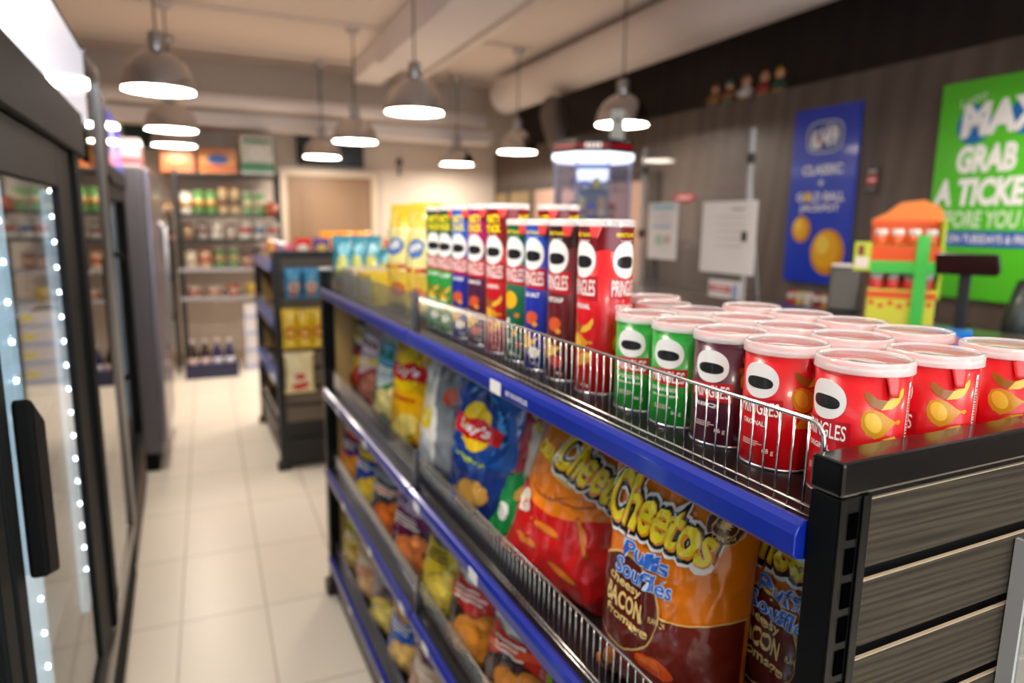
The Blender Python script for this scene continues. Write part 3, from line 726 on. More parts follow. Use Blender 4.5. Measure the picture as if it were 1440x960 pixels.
TALL = [(.238, (200, 10, 24), (118, 10, 22), 'ORIGINAL', 'chip', 0, (.526, .80), 'tall bright red chip tube, nearest of the tall ones'),
        (.238, (92, 14, 24), (58, 14, 20), 'KETCHUP', 'tom', 0, (.526, .885), 'tall maroon chip tube with dark brown top, behind the nearest red tube'),
        (.238, (22, 40, 150), (30, 84, 190), 'SEA SALT', 'cream', 0, (.526, .962), 'tall blue chip tube between the maroon and dark green tubes'),
        (.238, (10, 96, 62), (12, 84, 56), '', 'xmas', 0, (.528, 1.036), 'tall dark green festive chip tube with yellow spot and small dots'),
        (.265, (186, 14, 26), (140, 12, 24), 'ORIGINAL', 'chip', 1, (.526, 1.118), 'extra tall red chip tube next to the dark green tube'),
        (.265, (176, 12, 24), (128, 12, 22), 'ORIGINAL', 'chip', 1, (.622, 1.106), 'extra tall dark red chip tube in the second line, behind the blue tube'),
        (.265, (74, 24, 58), (170, 16, 100), 'BBQ', 'tom', 1, (.526, 1.205), 'extra tall purple chip tube with magenta top'),
        (.265, (24, 36, 140), (36, 92, 200), 'SALT & VINEGAR', 'cream', 1, (.526, 1.292), 'extra tall blue chip tube between the purple and green tubes'),
        (.265, (44, 150, 62), (16, 76, 44), 'SOUR CREAM', 'green', 1, (.526, 1.372), 'extra tall green chip tube next to the blue tube'),
        (.265, (44, 150, 62), (16, 76, 44), 'SOUR CREAM', 'green', 1, (.526, 1.452), 'extra tall green chip tube farthest along the row')]
gproto = None
for (H, bd, tp, l1, ck, pa, (x, y), lb) in TALL:
    rz = cam_rz(x, y) + (R_(-2) if y < .85 else R_(6))
    if ck == 'green' and gproto: dup(gproto, (x, y, DZ), (0, 0, rz + .1), lb); continue
    g = tall_can(H, bd, tp, l1, ck, pa, (x, y, DZ), rz, lb)
    if ck == 'green': gproto = g

# ================================================================== BAGS
def bagfn(w, h, t, seed, wr=1.0, low=.85):
    def base(u, v, side):
        a = max(-1, min(1, u / (w / 2))); b = max(0, min(1, v / h))
        bb = b ** low
        lens = max(0.0, 1 - abs(2 * bb - 1) ** 2.6) ** .62
        puff = max(0.0, 1 - abs(a) ** 2.2) ** .62 * lens
        nw = 1 - .09 * lens
        e = min(1, lens * 1.4)
        N = noise.noise
        q = Vector((a * 2.2 + seed * 3.1, b * 3.0, seed + side * 5))
        cr = (1 - abs(N(q)) * 2.2) ** 3 * .55 + N(q * 2.3) * .5 + (1 - abs(N(q * 1.7 + Vector((5, 2, 1)))) * 2.4) ** 5 * .5
        edge = (1 - lens)
        pk = sin(a * 17 + seed * 2) * .5 + sin(a * 31 + seed) * .35
        d = t / 2 * puff + wr * (.0078 * cr * min(1, puff * 2.5) + .004 * pk * edge * min(1, 12 * min(b, 1 - b)) )
        x = a * w / 2 * nw + wr * .004 * N(Vector((b * 5, seed, a))) * e
        return Vector((x, -side * max(d, .0006), v * (1 - .02 * puff)))
    def fn(u, v, off, side=1):
        p = base(u, v, side)
        if off == 0: return p
        k = .0015
        du = base(u + k, v, side) - base(u - k, v, side); dv = base(u, v + k, side) - base(u, v - k, side)
        n = du.cross(dv) * side
        if n.length < 1e-9: n = Vector((0, -side, 0))
        n.normalize()
        return p + n * off
    return fn
def bag(name, w, h, t, seed, main, art, loc, rot, label, cat='bag', group='snack bags on the shelves', back=None, res=(36, 48), wr=1.0, seal=True, gap=.0006, grid=.008, low=.85):
    fn = bagfn(w, h, t, seed, wr, low); b = MB(); nu, nv = res
    for side in (1, -1):
        vs = []; fs = []
        for j in range(nv + 1):
            for i in range(nu + 1):
                s_ = -cos(pi * i / nu)            # finer towards the side edges
                vs.append(fn(s_ * w / 2, h * j / nv, 0, side))
        for j in range(nv):
            for i in range(nu):
                f = (j * (nu + 1) + i, j * (nu + 1) + i + 1, (j + 1) * (nu + 1) + i + 1, (j + 1) * (nu + 1) + i)
                fs.append(f if side > 0 else f[::-1])
        b.add(vs, fs, film(main if side > 0 else (back or main)), True)
    if art: art.emit(b, lambda u, v, o: fn(u, v, o + .0016), grid, grid, gap, (-w / 2 * .97, .012), (w / 2 * .97, h - .012))
    o = b.build(name, loc=loc, rot=rot)
    tag(o, label, cat, group)
    if seal:
        for nm, z0, z1 in (('top_seal', h - .014, h + .004), ('bottom_seal', -.003, .012)):
            s = MB(); vs = []; fs = []; n = 48
            for i in range(n + 1):
                x = (-.5 + i / n) * w; yy = .0016 * sin(i * 1.9) * (1 if wr else 0) + wr * .003 * noise.noise(Vector((x * 30, seed, z0)))
                zt = (.0018 if i % 2 else 0)
                top = nm == 'top_seal'
                vs += [(x, yy - .0012, z0 - (0 if top else zt)), (x, yy - .0012, z1 + (zt if top else 0)), (x, yy + .0012, z1 + (zt if top else 0)), (x, yy + .0012, z0 - (0 if top else zt))]
            for i in range(n):
                for k in range(4): fs.append((i * 4 + k, i * 4 + (k + 1) % 4, i * 4 + 4 + (k + 1) % 4, i * 4 + 4 + k)[::-1])
            s.add(vs, fs, film(main), True); s.build(nm, o)
    return o
def FA(): return Art(film)
OR_, YEL = (236, 126, 10), (240, 208, 20)
def puffmark(A, u, v, w, h, lay=3, rot=0):       # the big arched yellow word with black and white outlines
    def warp(x, y):
        s = x / w
        return x + y * .18, y * (1.12 - .35 * s) + .10 * w * (.25 - s * s * 2.0) - w * .10 * s
    for i, (c_, bo) in enumerate((((240, 240, 238), .16), ((20, 16, 14), .11), ((238, 150, 16), .042), ((246, 226, 30), .022))):
        A.text('Cheetos', u - (.0012 if i == 3 else 0), v + (.0014 if i == 3 else 0), h, c_, lay + i, w, rot, bo, 0, warp)
def cheese_art(w, h):
    A = FA()
    n = 14
    pts = [(-w / 2, .0)] + [(w / 2, 0)] + [(w / 2 - w * k / n, h * (.47 - .10 * sin(pi * k / n * .9 + .1) + .06 * k / n)) for k in range(n + 1)]
    A.poly(pts, (110, 30, 16), 1)
    pts2 = [(w / 2 - w * k / n, h * (.47 - .10 * sin(pi * k / n * .9 + .1) + .06 * k / n)) for k in range(n + 1)]
    A.poly(pts2 + [(x, y + .0022) for x, y in reversed(pts2)], (226, 190, 110), 2)
    A.ell(-w * .24, h * .40, w * .285, h * .2, (226, 190, 110), 2, -.25); A.ell(-w * .24, h * .40, w * .272, h * .19, (92, 26, 16), 3, -.25)
    puffmark(A, -w * .05, h * .765, w * .74, h * .155, 4, -.06)
    for t_, cy, ww in (('Puffs', .615, .32), ('Soufflés', .535, .42)):
        A.text(t_, -w * .08, h * cy, h * .062, (190, 214, 240), 9, w * ww, -.08, .05); A.text(t_, -w * .08, h * cy, h * .062, (36, 96, 200), 10, w * ww, -.08, .006)
    A.text('cheesy', -w * .215, h * .475, h * .05, (232, 202, 130), 5, w * .27, -.12, .02)
    A.text('BACON', -w * .215, h * .405, h * .07, (232, 202, 130), 5, w * .30, -.12, .03)
    A.text('fromage', -w * .195, h * .33, h * .05, (232, 202, 130), 5, w * .33, -.12, .02)
    A.text('FLAVOUR', w * .03, h * .385, h * .022, (232, 202, 130), 5, w * .12, 0, .02)
    A.ell(w * .34, h * .80, w * .105, w * .105, (226, 196, 130), 3); A.ell(w * .34, h * .80, w * .097, w * .097, (84, 40, 20), 4)
    A.ell(w * .34, h * .80, w * .062, w * .062, (226, 196, 130), 5); A.ell(w * .34, h * .80, w * .055, w * .055, (84, 40, 20), 6)
    A.text('CANADA', w * .34, h * .762, h * .018, (226, 196, 130), 6, w * .11, 0, .03)
    A.poly([(w * .34 + w * .035 * s_ * r_, h * .805 + w * .035 * c_ * r_) for s_, c_, r_ in [(sin(2 * pi * k / 22), cos(2 * pi * k / 22), 1 if k % 2 == 0 else .55) for k in range(22)]], (226, 196, 130), 7)
    A.ell(w * .03, h * .20, w * .13, h * .035, (200, 74, 18), 3, -.2); A.ell(w * .01, h * .21, w * .08, h * .02, (220, 104, 30), 4, -.2)
    A.ell(-w * .34, h * .12, w * .1, h * .03, (226, 120, 20), 3, .9); A.ell(w * .25, h * .10, w * .12, h * .035, (226, 140, 30), 3, .4)
    return A
D2, D3, D4 = DECK[1] + .003, DECK[2] + .003, DECK[3] + .003
def face(y, yaw): return (0, 0, R_(-90 + yaw))
W, H = .205, .31
bag('snack_bag', W, H, .10, 2.0, OR_, cheese_art(W, H), (.505, .60, D2), (R_(-5), R_(0), R_(-68)), 'orange and brown cheese puff bag, nearest full bag on the second shelf', back=(150, 60, 20), res=(64, 90), gap=.0006, grid=.005, wr=.5)
bag('snack_bag', W, .30, .085, 5.0, OR_, cheese_art(W, .30), (.60, .475, D2), (R_(-3), R_(0), R_(-80)), 'orange and brown cheese puff bag half hidden behind the black corner post', back=(150, 60, 20), res=(48, 64), gap=.0006, grid=.006, wr=.55)
# red and orange bag slumping
W, H = .26, .29
A = FA(); n = 12
A.poly([(-W / 2, 0), (W / 2, 0)] + [(W / 2 - W * k / n, H * (.52 + .07 * cos(k / n * 5) - .04 * k / n)) for k in range(n + 1)], (206, 20, 16), 1)
puffmark(A, .035, .215, .16, .05, 3, -.12)
for u, v, r_ in ((-.05, .15, .1), (.02, .165, .3), (-.02, .10, .05), (.05, .12, -1.0), (-.06, .06, .1), (.03, .05, -.1)):
    A.ell(u, v, .033, .0075, (160, 70, 10), 2, r_); A.ell(u, v + .001, .03, .006, (226, 124, 26), 3, r_)
A.ell(-.09, .115, .022, .018, (236, 226, 210), 2); A.ell(.0, .195, .04, .016, (226, 190, 110), 2, .2); A.text('CRUNCHY', -.06, .205, .02, (250, 240, 60), 3, .08, -.1, .04)
bag('snack_bag', W, H, .12, 7.0, (232, 128, 14), A, (.515, .885, D2), (R_(-12), R_(12), R_(-70)), 'red and orange cheese snack bag slumped on the second shelf', res=(52, 70), gap=.0005)
A = FA(); A.rect(-.12, .12, 0, .13, (16, 130, 56), 1); A.ell(-.02, .15, .06, .025, (226, 120, 20), 2, .3); A.ell(-.035, .05, .02, .016, (240, 240, 236), 3); A.ell(.02, .09, .03, .014, (220, 160, 60), 3, .4); A.ell(.04, .03, .025, .016, (226, 130, 30), 3)
bag('snack_bag', .19, .19, .075, 9.0, (40, 150, 60), A, (.525, 1.035, D2), (R_(-26), R_(-10), R_(-72)), 'green and orange snack bag tucked behind the red slumped bag', res=(40, 52))
A = FA(); A.rect(-.08, .08, .0, .07, (70, 30, 110), 1); A.ell(.0, .08, .05, .035, (230, 120, 40), 2); A.ell(-.02, .15, .05, .02, (60, 150, 60), 2, .4); A.ell(.0, .05, .03, .02, (240, 236, 230), 3); A.text('PARTY', 0, .19, .02, (60, 160, 60), 3, .1, .2, .03)
bag('snack_bag', .16, .24, .06, 10.0, (106, 40, 140), A, (.60, .715, D2), (R_(-12), 0, R_(-66)), 'small purple snack bag between the red bag and the nearest cheese puffs', res=(28, 36))
def lays(main, low_c, band, flavour, chipc=(214, 160, 70), w=.2, h=.29):
    A = FA()
    A.rect(-w / 2, w / 2, 0, h * .42, low_c, 1)
    A.ell(0, h * .66, w * .24, w * .24, (244, 206, 20), 3)
    A.poly([(-w * .36, h * .72), (-w * .1, h * .70), (w * .12, h * .73), (w * .38, h * .66), (w * .33, h * .57), (w * .08, h * .585), (-w * .12, h * .565), (-w * .40, h * .60)], (205, 22, 30), 4)
    A.text("Lay's", -w * .01, h * .645, h * .085, WH, 5, w * .46, -.05, .03, .2)
    A.text(flavour, -w * .05, h * .43, h * .04, band, 4, w * .5, -.05, .03)
    A.ell(w * .0, h * .2, w * .26, h * .1, tuple(int(c * .75) for c in chipc), 2, .2); A.ell(w * .02, h * .21, w * .24, h * .09, chipc, 3, .2); A.ell(-w * .18, h * .11, w * .2, h * .06, chipc, 3, -.4)
    return A
A = lays((26, 84, 170), (12, 46, 122), (176, 206, 30), 'Wavy'); A.poly([(.03, .26), (.07, .22), (.085, .18), (.05, .14), (.06, .18), (.055, .22)], (60, 160, 226), 2); A.ell(0, .185, .085, .07, (16, 60, 140), 2)
bag('snack_bag', .22, .305, .09, 11.0, (26, 92, 184), A, (.51, 1.175, D2), (R_(-5), R_(2), R_(-72)), 'bright blue potato chip bag on the second shelf with red and yellow logo', res=(40, 56))
A = FA(); A.rect(-.035, .035, 0, .3, (232, 222, 200), 1); A.ell(0, .235, .04, .03, (230, 200, 40), 2); A.poly([(-.09, .275), (.09, .265), (.085, .215), (-.085, .22)], (150, 14, 22), 3); A.text("Lay's", 0, .245, .03, WH, 4, .11, 0, .03, .2)
for u, v in ((.05, .14), (-.05, .06), (.02, .03), (.06, .19)): A.ell(u, v, .035, .028, (160, 110, 50), 2, u * 9); A.ell(u, v + .002, .031, .024, (214, 168, 96), 3, u * 9)
for k in range(4): A.rect(-.012, .012, .1 + .02 * k, .104 + .02 * k, (190, 60, 40), 3)
bag('snack_bag', .21, .30, .09, 12.0, (176, 30, 36), A, (.575, 1.05, D2), (R_(-6), R_(5), R_(-66)), 'red and cream potato chip bag leaning between the blue bag and the green one', res=(40, 56))
A = FA(); A.poly([(-.1, 0), (.0, 0), (.02, .1), (.0, .2), (-.03, .28), (-.1, .28)], (226, 226, 220), 1); A.ell(-.04, .14, .035, .03, (226, 206, 40), 2); A.ell(-.05, .185, .03, .03, (214, 220, 190), 2); A.ell(.05, .2, .025, .02, (190, 76, 40), 2); A.ell(-.04, .06, .05, .04, (200, 206, 214), 2)
bag('snack_bag', .22, .29, .10, 13.0, (128, 134, 140), A, (.515, 1.40, D2), (R_(-7), 0, R_(-78)), 'silver grey snack bag on the second shelf, right of the yellow bag', res=(36, 48))
A = lays((240, 186, 10), (226, 170, 8), (200, 30, 30), 'Classic', (236, 212, 110), .23, .31)
bag('snack_bag', .24, .315, .10, 14.0, (240, 184, 8), A, (.52, 1.63, D2), (R_(-8), R_(-3), R_(-72)), 'yellow potato chip bag, biggest of the far bags on the second shelf', res=(40, 56))
def simple_art(w, h, c2, c3, chip, band=None, word=None):
    A = FA(); rd = random.Random(sum(c2) * 7 + sum(c3)); n = 12
    lt = lambda c, k: tuple(max(0, min(255, int(v * k))) for v in c)
    A.poly([(-w / 2, 0), (w / 2, 0)] + [(w / 2 - w * k / n, h * (.40 + .05 * sin(k * .5 + sum(c3)) )) for k in range(n + 1)], c2, 1)
    A.poly([(-w / 2, h * .90), (w / 2, h * .84), (w / 2, h * .96), (-w / 2, h * .96)], lt(c2, .8), 1)
    A.ell(-w * .02, h * .68, w * .38, h * .115, lt(c3, .55), 2, -.12); A.ell(-w * .02, h * .68, w * .355, h * .1, c3, 3, -.12)
    x = -w * .28
    while x < w * .22:                      # lettering-like strokes of the blurred logo
        ww = w * rd.uniform(.05, .085); A.rect(x, x + ww, h * .645 - .1 * x, h * (.70 + rd.uniform(0, .03)) - .1 * x, lt(c2, .75) if sum(c2) < sum(c3) else (245, 240, 232), 4); x += ww + w * .03
    for k in range(3): A.rect(-w * .25, w * rd.uniform(.05, .25), h * (.52 - .035 * k), h * (.535 - .035 * k), (240, 236, 226) if sum(c2) < 420 else (90, 60, 50), 3)
    for cx, cy, sx in ((.05, .22, .27), (-.22, .12, .2), (.27, .11, .19), (.22, .33, .15)):
        r_ = rd.uniform(-.6, .6)
        A.ell(cx * w, cy * h, sx * w, sx * w * .66, lt(chip, .62), 2, r_); A.ell(cx * w, cy * h + .0015, sx * w * .93, sx * w * .58, chip, 3, r_); A.ell(cx * w - .003, cy * h + .004, sx * w * .5, sx * w * .25, lt(chip, 1.15), 4, r_)
    A.ell(w * .33, h * .84, w * .085, w * .085, lt(c3, .9), 2); A.ell(w * .33, h * .84, w * .06, w * .06, c2, 3)
    if band: A.poly([(-w / 2, h * .42), (w / 2, h * .5), (w / 2, h * .56), (-w / 2, h * .47)], band, 2)
    return A
BAGS2 = [(1.86, .52, (206, 226, 226), (30, 136, 74), (96, 176, 206), (226, 212, 140), (64, 160, 200), 'pale blue and green chip bag on the second shelf', .22),
         (2.05, .515, (200, 178, 180), (150, 58, 60), (222, 212, 226), (172, 110, 90), (226, 196, 60), 'pale pink and brown chip bag on the second shelf', .2),
         (2.22, .53, (86, 34, 110), (216, 176, 50), (226, 218, 170), (196, 60, 30), (190, 40, 40), 'purple and yellow chip bag at the far end of the second shelf', .2)]
for i, (y, x, c1, c2, c3, ch, bd, lb, w_) in enumerate(BAGS2):
    bag('snack_bag', w_, .30, .085, 20 + i * 1.7, c1, simple_art(w_, .30, c2, c3, ch, bd), (x, y, D2), (R_(-8), 0, R_(-76)), lb, res=(28, 36))
bag('snack_bag', .2, .27, .07, 27, (84, 60, 46), simple_art(.2, .27, (66, 44, 34), (130, 100, 80), (150, 110, 60)), (.66, 1.47, D2), (R_(-10), 0, R_(-80)), 'dark brown chip bag set back behind the yellow and grey bags', res=(24, 32))
BAGS3 = [(2.19, (84, 36, 116), (226, 110, 30), (214, 60, 30), (236, 150, 40), None, 'purple chip bag with orange band, far end of the third shelf', .2),
         (1.98, (30, 84, 176), (36, 70, 160), (240, 200, 30), (236, 196, 60), None, 'blue and yellow chip bag on the third shelf', .2),
         (1.77, (70, 76, 86), (54, 58, 66), (150, 160, 172), (216, 110, 40), (206, 90, 40), 'charcoal chip bag with orange triangle on the third shelf', .21),
         (1.55, (108, 30, 78), (86, 22, 60), (190, 160, 190), (214, 120, 60), None, 'plum purple chip bag on the third shelf by the bay joint', .21),
         (1.325, (222, 196, 46), (206, 178, 40), (110, 110, 130), (216, 190, 70), None, 'dull yellow chip bag leaning on the third shelf', .2),
         (1.145, (206, 44, 30), (40, 30, 32), (240, 236, 230), (206, 130, 40), (226, 60, 40), 'red and black chip bag on the third shelf, beside the yellow one', .2),
         (.955, (210, 46, 26), (56, 36, 36), (240, 232, 224), (196, 124, 50), (230, 80, 40), 'red chip bag with white logo patch, third shelf under the slumped bag', .2),
         (.745, (156, 190, 40), (120, 166, 30), (40, 30, 90), (216, 220, 90), (70, 50, 130), 'lime green chip bag with purple lettering patch on the third shelf', .21),
         (.55, (60, 62, 66), (40, 42, 46), (120, 124, 128), (150, 120, 80), None, 'dark grey chip bag at the near end of the third shelf', .2)]
for i, (y, c1, c2, c3, ch, bd, lb, w_) in enumerate(BAGS3):
    tl = R_(-9) if i < 4 else R_(-16)
    bag('snack_bag', w_ + .03, .275, .10, 40 + i * 2.3, c1, simple_art(w_ + .03, .275, c2, c3, ch, bd), (.492, y, D3), (tl, R_(0 if i < 4 else -5), R_(-74)), lb, res=(30, 40))
BAGS4 = [(2.2, (196, 176, 40), (170, 150, 40), (206, 216, 40), (190, 160, 70), 'yellow green chip bag, far end of the bottom shelf'),
         (2.0, (214, 178, 140), (190, 120, 90), (226, 206, 170), (206, 160, 110), 'beige chip bag on the bottom shelf, second from its far end'),
         (1.81, (110, 104, 116), (206, 176, 60), (180, 176, 190), (226, 200, 90), 'grey chip bag with yellow base on the bottom shelf'),
         (1.61, (30, 96, 190), (24, 80, 170), (226, 170, 70), (226, 180, 90), 'blue chip bag with tan chips on the bottom shelf'),
         (1.42, (206, 176, 150), (170, 110, 90), (120, 80, 110), (206, 170, 120), 'tan and mauve striped chip bag on the bottom shelf'),
         (1.22, (50, 150, 80), (226, 140, 50), (130, 200, 140), (226, 170, 80), 'green chip bag with orange base on the bottom shelf'),
         (1.02, (90, 120, 150), (70, 90, 120), (200, 210, 220), (200, 170, 110), 'slate blue chip bag on the bottom shelf, next nearer than the green one')]
for i, (y, c1, c2, c3, ch, lb) in enumerate(BAGS4):
    bag('snack_bag', .22, .28, .095, 70 + i * 1.9, c1, simple_art(.22, .28, c2, c3, ch), (.488, y, D4), (R_(-9), 0, R_(-74)), lb, res=(26, 34))

# things on the far end of the top shelf
def pouch(y, x, seed, label, rz=-62, c1=(238, 208, 60)):
    A = FA(); A.rect(-.06, .06, .10, .215, (246, 238, 160), 1); A.ell(0, .165, .03, .024, (90, 130, 200), 2, .3); A.ell(0, .168, .022, .010, (225, 232, 240), 3, .3); A.ell(.0, .09, .03, .03, (226, 190, 80), 2); A.ell(.01, .05, .03, .02, (206, 120, 70), 3); A.rect(-.05, .05, .105, .118, (190, 60, 50), 2)
    return bag('candy_pouch', .108, .27, .06, seed, c1, A, (x, y, DZ + .003), (R_(-4), 0, R_(rz)), label, 'pouch', 'yellow pouches on the top shelf', res=(24, 36))
pouch(1.62, .53, 81, 'yellow stand-up pouch next to the farthest green tube'); pouch(1.80, .53, 83, 'yellow stand-up pouch, farther of the two front ones, by the carton trays')
pouch(1.77, .66, 85, 'orange pouch showing between the two yellow pouches', -62, (226, 150, 40))
def tray(x, y, w, d, h, label, c):
    t = MB(); k = .004; kr = paper(c); ins = paper((176, 122, 70), .7)
    t.box(-w / 2, w / 2, -d / 2, d / 2, 0, k, ins); t.box(-w / 2, -w / 2 + k, -d / 2, d / 2, k, h, kr); t.box(w / 2 - k, w / 2, -d / 2, d / 2, k, h, kr)
    t.box(-w / 2 + k, w / 2 - k, -d / 2, -d / 2 + k, k, h, kr); t.box(-w / 2 + k, w / 2 - k, d / 2 - k, d / 2, k, h, kr)
    t.box(-w / 2 + k, w / 2 - k, -d / 2 + k, d / 2 - k, h * .82, h * .84, ins)
    t.box(-w / 2 - .0008, -w / 2, -d * .4, d * .3, h * .25, h * .8, paper((240, 236, 222)))
    o = t.build('carton_tray', loc=(x, y, DZ + .001)); tag(o, label, 'box', 'carton display trays on the top shelf'); return o
tray(.56, 1.93, .2, .18, .085, 'yellow-edged carton tray just past the yellow pouches', (226, 200, 60))
tray(.57, 2.14, .22, .18, .085, 'white-fronted carton tray next to the far post', (214, 206, 180))
def cyan_bag(x, y, z, seed, label, rz=-30):
    A = FA(); A.ell(0, .05, .03, .035, (226, 226, 110), 2); A.ell(.01, .1, .03, .02, (120, 206, 226), 2); A.ell(-.01, .025, .025, .012, (150, 190, 60), 3)
    return bag('candy_bag', .10, .14, .035, seed, (60, 160, 186), A, (x, y, z), (R_(-6), 0, R_(rz)), label, 'bag', 'cyan candy bags at the shelf end', res=(16, 22))
for i, (x, lb) in enumerate(((.478, 'cyan and yellow candy bag, leftmost of the four at the far shelf end'), (.527, 'cyan and yellow candy bag, second from left at the far shelf end'), (.574, 'cyan and yellow candy bag, third from left at the far shelf end'), (.622, 'smaller teal candy bag, last to the right at the far shelf end'))):
    o = cyan_bag(x, 2.29 + .012 * (i % 2), DZ + .036, 91 + i, lb, -20); o.scale = (.68, .9, 1.02 if i < 3 else .72)
bt = MB().box(-.11, .11, -.045, .045, 0, .033, paper((120, 30, 70))); bt.box(-.111, .111, -.046, .046, .01, .02, paper((226, 200, 60)))
tag(bt.build('display_box', loc=(.56, 2.295, DZ + .001), bevel=.002), 'flat maroon display box under the cyan candy bags', 'box')

# ================================================================== SECOND GONDOLA
g2 = thing('gondola_shelf', 'farther black shelving unit with hanging bags on its slatted end', 'shelf', (0, 0, 0))
X0, X1, Y0, Y1, ZT = .42, 1.28, 3.75, 4.78, zc(-.185)
for x, y in ((X0, Y0), (X1 - .04, Y0), (X0, Y1 - .04), (X1 - .04, Y1 - .04)): MB().box(x, x + .04, y, y + .04, .04, ZT, BLACKM).build('post', g2, bevel=.002)
for x, y in ((X0 - .015, Y0 - .01), (X0 - .015, Y1 - .05), (X1 - .05, Y0 - .01)): MB().box(x, x + .07, y, y + .06, 0, .045, BLACKM).build('foot', g2, bevel=.006)
MB().box(X0, X1, Y0, Y0 + .05, ZT, ZT + .03, BLACKM).build('cap_rail', g2, bevel=.003)
MB().box(X0 + .04, X1 - .04, Y0 + .02, Y0 + .03, .06, ZT, BLACKM).build('panel_backing', g2)
z = ZT - .01
slat2 = wood('far_slat_wood', (70, 60, 50), (118, 106, 92), (.35, 3, 9), .55, 6)
while z > .26: MB().box(X0 + .04, X1 - .04, Y0 + .006, Y0 + .02, z - .085, z, slat2).build('slat_board', g2); z -= .1
MB().box(X0 + .02, X1 - .02, Y0 + .004, Y1, .03, .17, BLACKM).build('base_plinth', g2)
MB().box(.83, .87, Y0 + .04, Y1 - .02, .1, ZT - .05, TAN).build('back_panel', g2)
MB().box(X0 + .03, X1 - .03, Y1 - .03, Y1 - .01, .1, ZT, TAN).build('end_panel', g2)
for i, z in enumerate((zc(-.22), zc(-.52), zc(-.83), zc(-1.12))):
    MB().box(X0 + .01, X1 - .01, Y0 + .04, Y1 - .04, z - .02, z, darkdeck).build('shelf_deck', g2)
    rr = MB(); rr.box(X0 - .006, X0 + .01, Y0 + .05, Y1 - .05, z - .05, z + .006, mat('pale_blue_rail', (84, 112, 196), .25, coat=.4) if i < 3 else BLACKM); rr.build('price_rail', g2, bevel=.003)
    MB().box(X0 + .012, X0 + .014, Y0 + .05, Y1 - .05, z + .002, z + .06, CLEAR).build('clear_fence', g2)
CANDY = [(206, 40, 60), (226, 90, 140), (90, 60, 140), (230, 200, 60), (60, 150, 90), (190, 30, 40), (226, 130, 40), (70, 110, 190), (226, 226, 210), (160, 40, 80)]
def candy(x, y, z, c, c2, seed, label, h=.1, w=.085, rz=-40, grp='small candy bags on the farther shelf unit'):
    A = FA(); A.ell(0, h * .55, w * .3, h * .2, c2, 2, .2); A.rect(-w / 2, w / 2, 0, h * .25, c2, 1)
    return bag('candy_bag', w, h, .03, seed, c, A, (x, y, z), (R_(-10), 0, R_(rz)), label, 'bag', grp, res=(14, 18), seal=False)
cn = ['red', 'pink', 'violet', 'yellow', 'green', 'crimson', 'orange', 'blue', 'white', 'berry']
k = 0
for j, y in enumerate((3.86, 4.02, 4.18, 4.34, 4.5, 4.64)):
    c = CANDY[(j * 3 + 1) % 10]
    candy(.50, y, zc(-.22) + .003, c, CANDY[(j * 3 + 4) % 10], 100 + j, '%s candy bag on top of the farther shelf, aisle side, %s from its near end' % (cn[(j * 3 + 1) % 10], ORD[j]), rz=-70)
for j, x in enumerate((.60, .70, .80, .90, 1.0, 1.10)):
    candy(x, 3.9, zc(-.22) + .003, CANDY[(j * 7 + 5) % 10], CANDY[(j * 5 + 8) % 10], 110 + j, '%s candy bag on top of the farther shelf, near edge, %s from the aisle' % (cn[(j * 7 + 5) % 10], ORD[j]), rz=-10, h=.125, w=.095)
for j, x in enumerate((.78, .88, .98)):
    candy(x, 4.12, zc(-.22) + .003, (236, 150, 30), (245, 200, 60), 120 + j, 'larger orange bag standing behind the candy on the farther shelf, %s from the aisle' % ORD[j], .16, .1, -10)
for j, y in enumerate((3.9, 4.06, 4.22, 4.38, 4.54)):
    candy(.52, y, zc(-.52) + .003, CANDY[(j * 2 + 5) % 10], CANDY[(j + 8) % 10], 130 + j, '%s candy bag on the middle shelf of the farther unit, %s from its near end' % (cn[(j * 2 + 5) % 10], ORD[j]), .13, .1, -75)
for j, y in enumerate((4.0, 4.2, 4.4)):
    candy(.52, y, zc(-.83) + .003, (230, 190, 30), (180, 120, 30), 137 + j, 'yellow bag on the lower shelf of the farther unit, %s from its near end' % ORD[j], .16, .12, -75)
def hung(x, z, w, h, c, c2, c3, seed, label, grp):
    A = FA(); A.ell(0, h * .42, w * .36, h * .16, c2, 2); A.ell(0, h * .42, w * .22, h * .08, c3, 3); A.rect(-w / 2, w / 2, h * .84, h, c2 if c3 == c2 else c, 1); A.ell(0, h * .18, w * .3, h * .1, c3, 2, .2)
    o = bag('hanging_bag', w, h, .04, seed, c, A, (x, Y0 - .035, z), (0, 0, 0), label, 'bag', grp, res=(18, 24))
    MB().tube([(0, .036, h - .004), (0, -.03, h - .004), (0, -.034, h + .004)], .0025, CHROME, 6).build('hook', g2, (x, Y0 - .035, z))
    return o
for j, x in enumerate((.515, .605)): hung(x, zc(-.40), .085, .15, (40, 140, 190), (226, 196, 170), (170, 100, 70), 150 + j, 'light blue snack bag hanging on the slatted end, %s of the pair' % ('left' if j == 0 else 'right'), 'light blue hanging bags')
for j, x in enumerate((.488, .562, .636)): hung(x, zc(-.665), .078, .205, (232, 196, 20), (196, 44, 40), (240, 214, 90), 155 + j, 'yellow snack bag hanging in the middle row, %s from the aisle' % ORD[j], 'yellow hanging bags')
hung(.53, zc(-.905), .155, .215, (236, 222, 170), (240, 232, 200), (200, 40, 40), 160, 'cream popcorn bag with red label hanging low on the slatted end', 'popcorn bag on the slatted end')

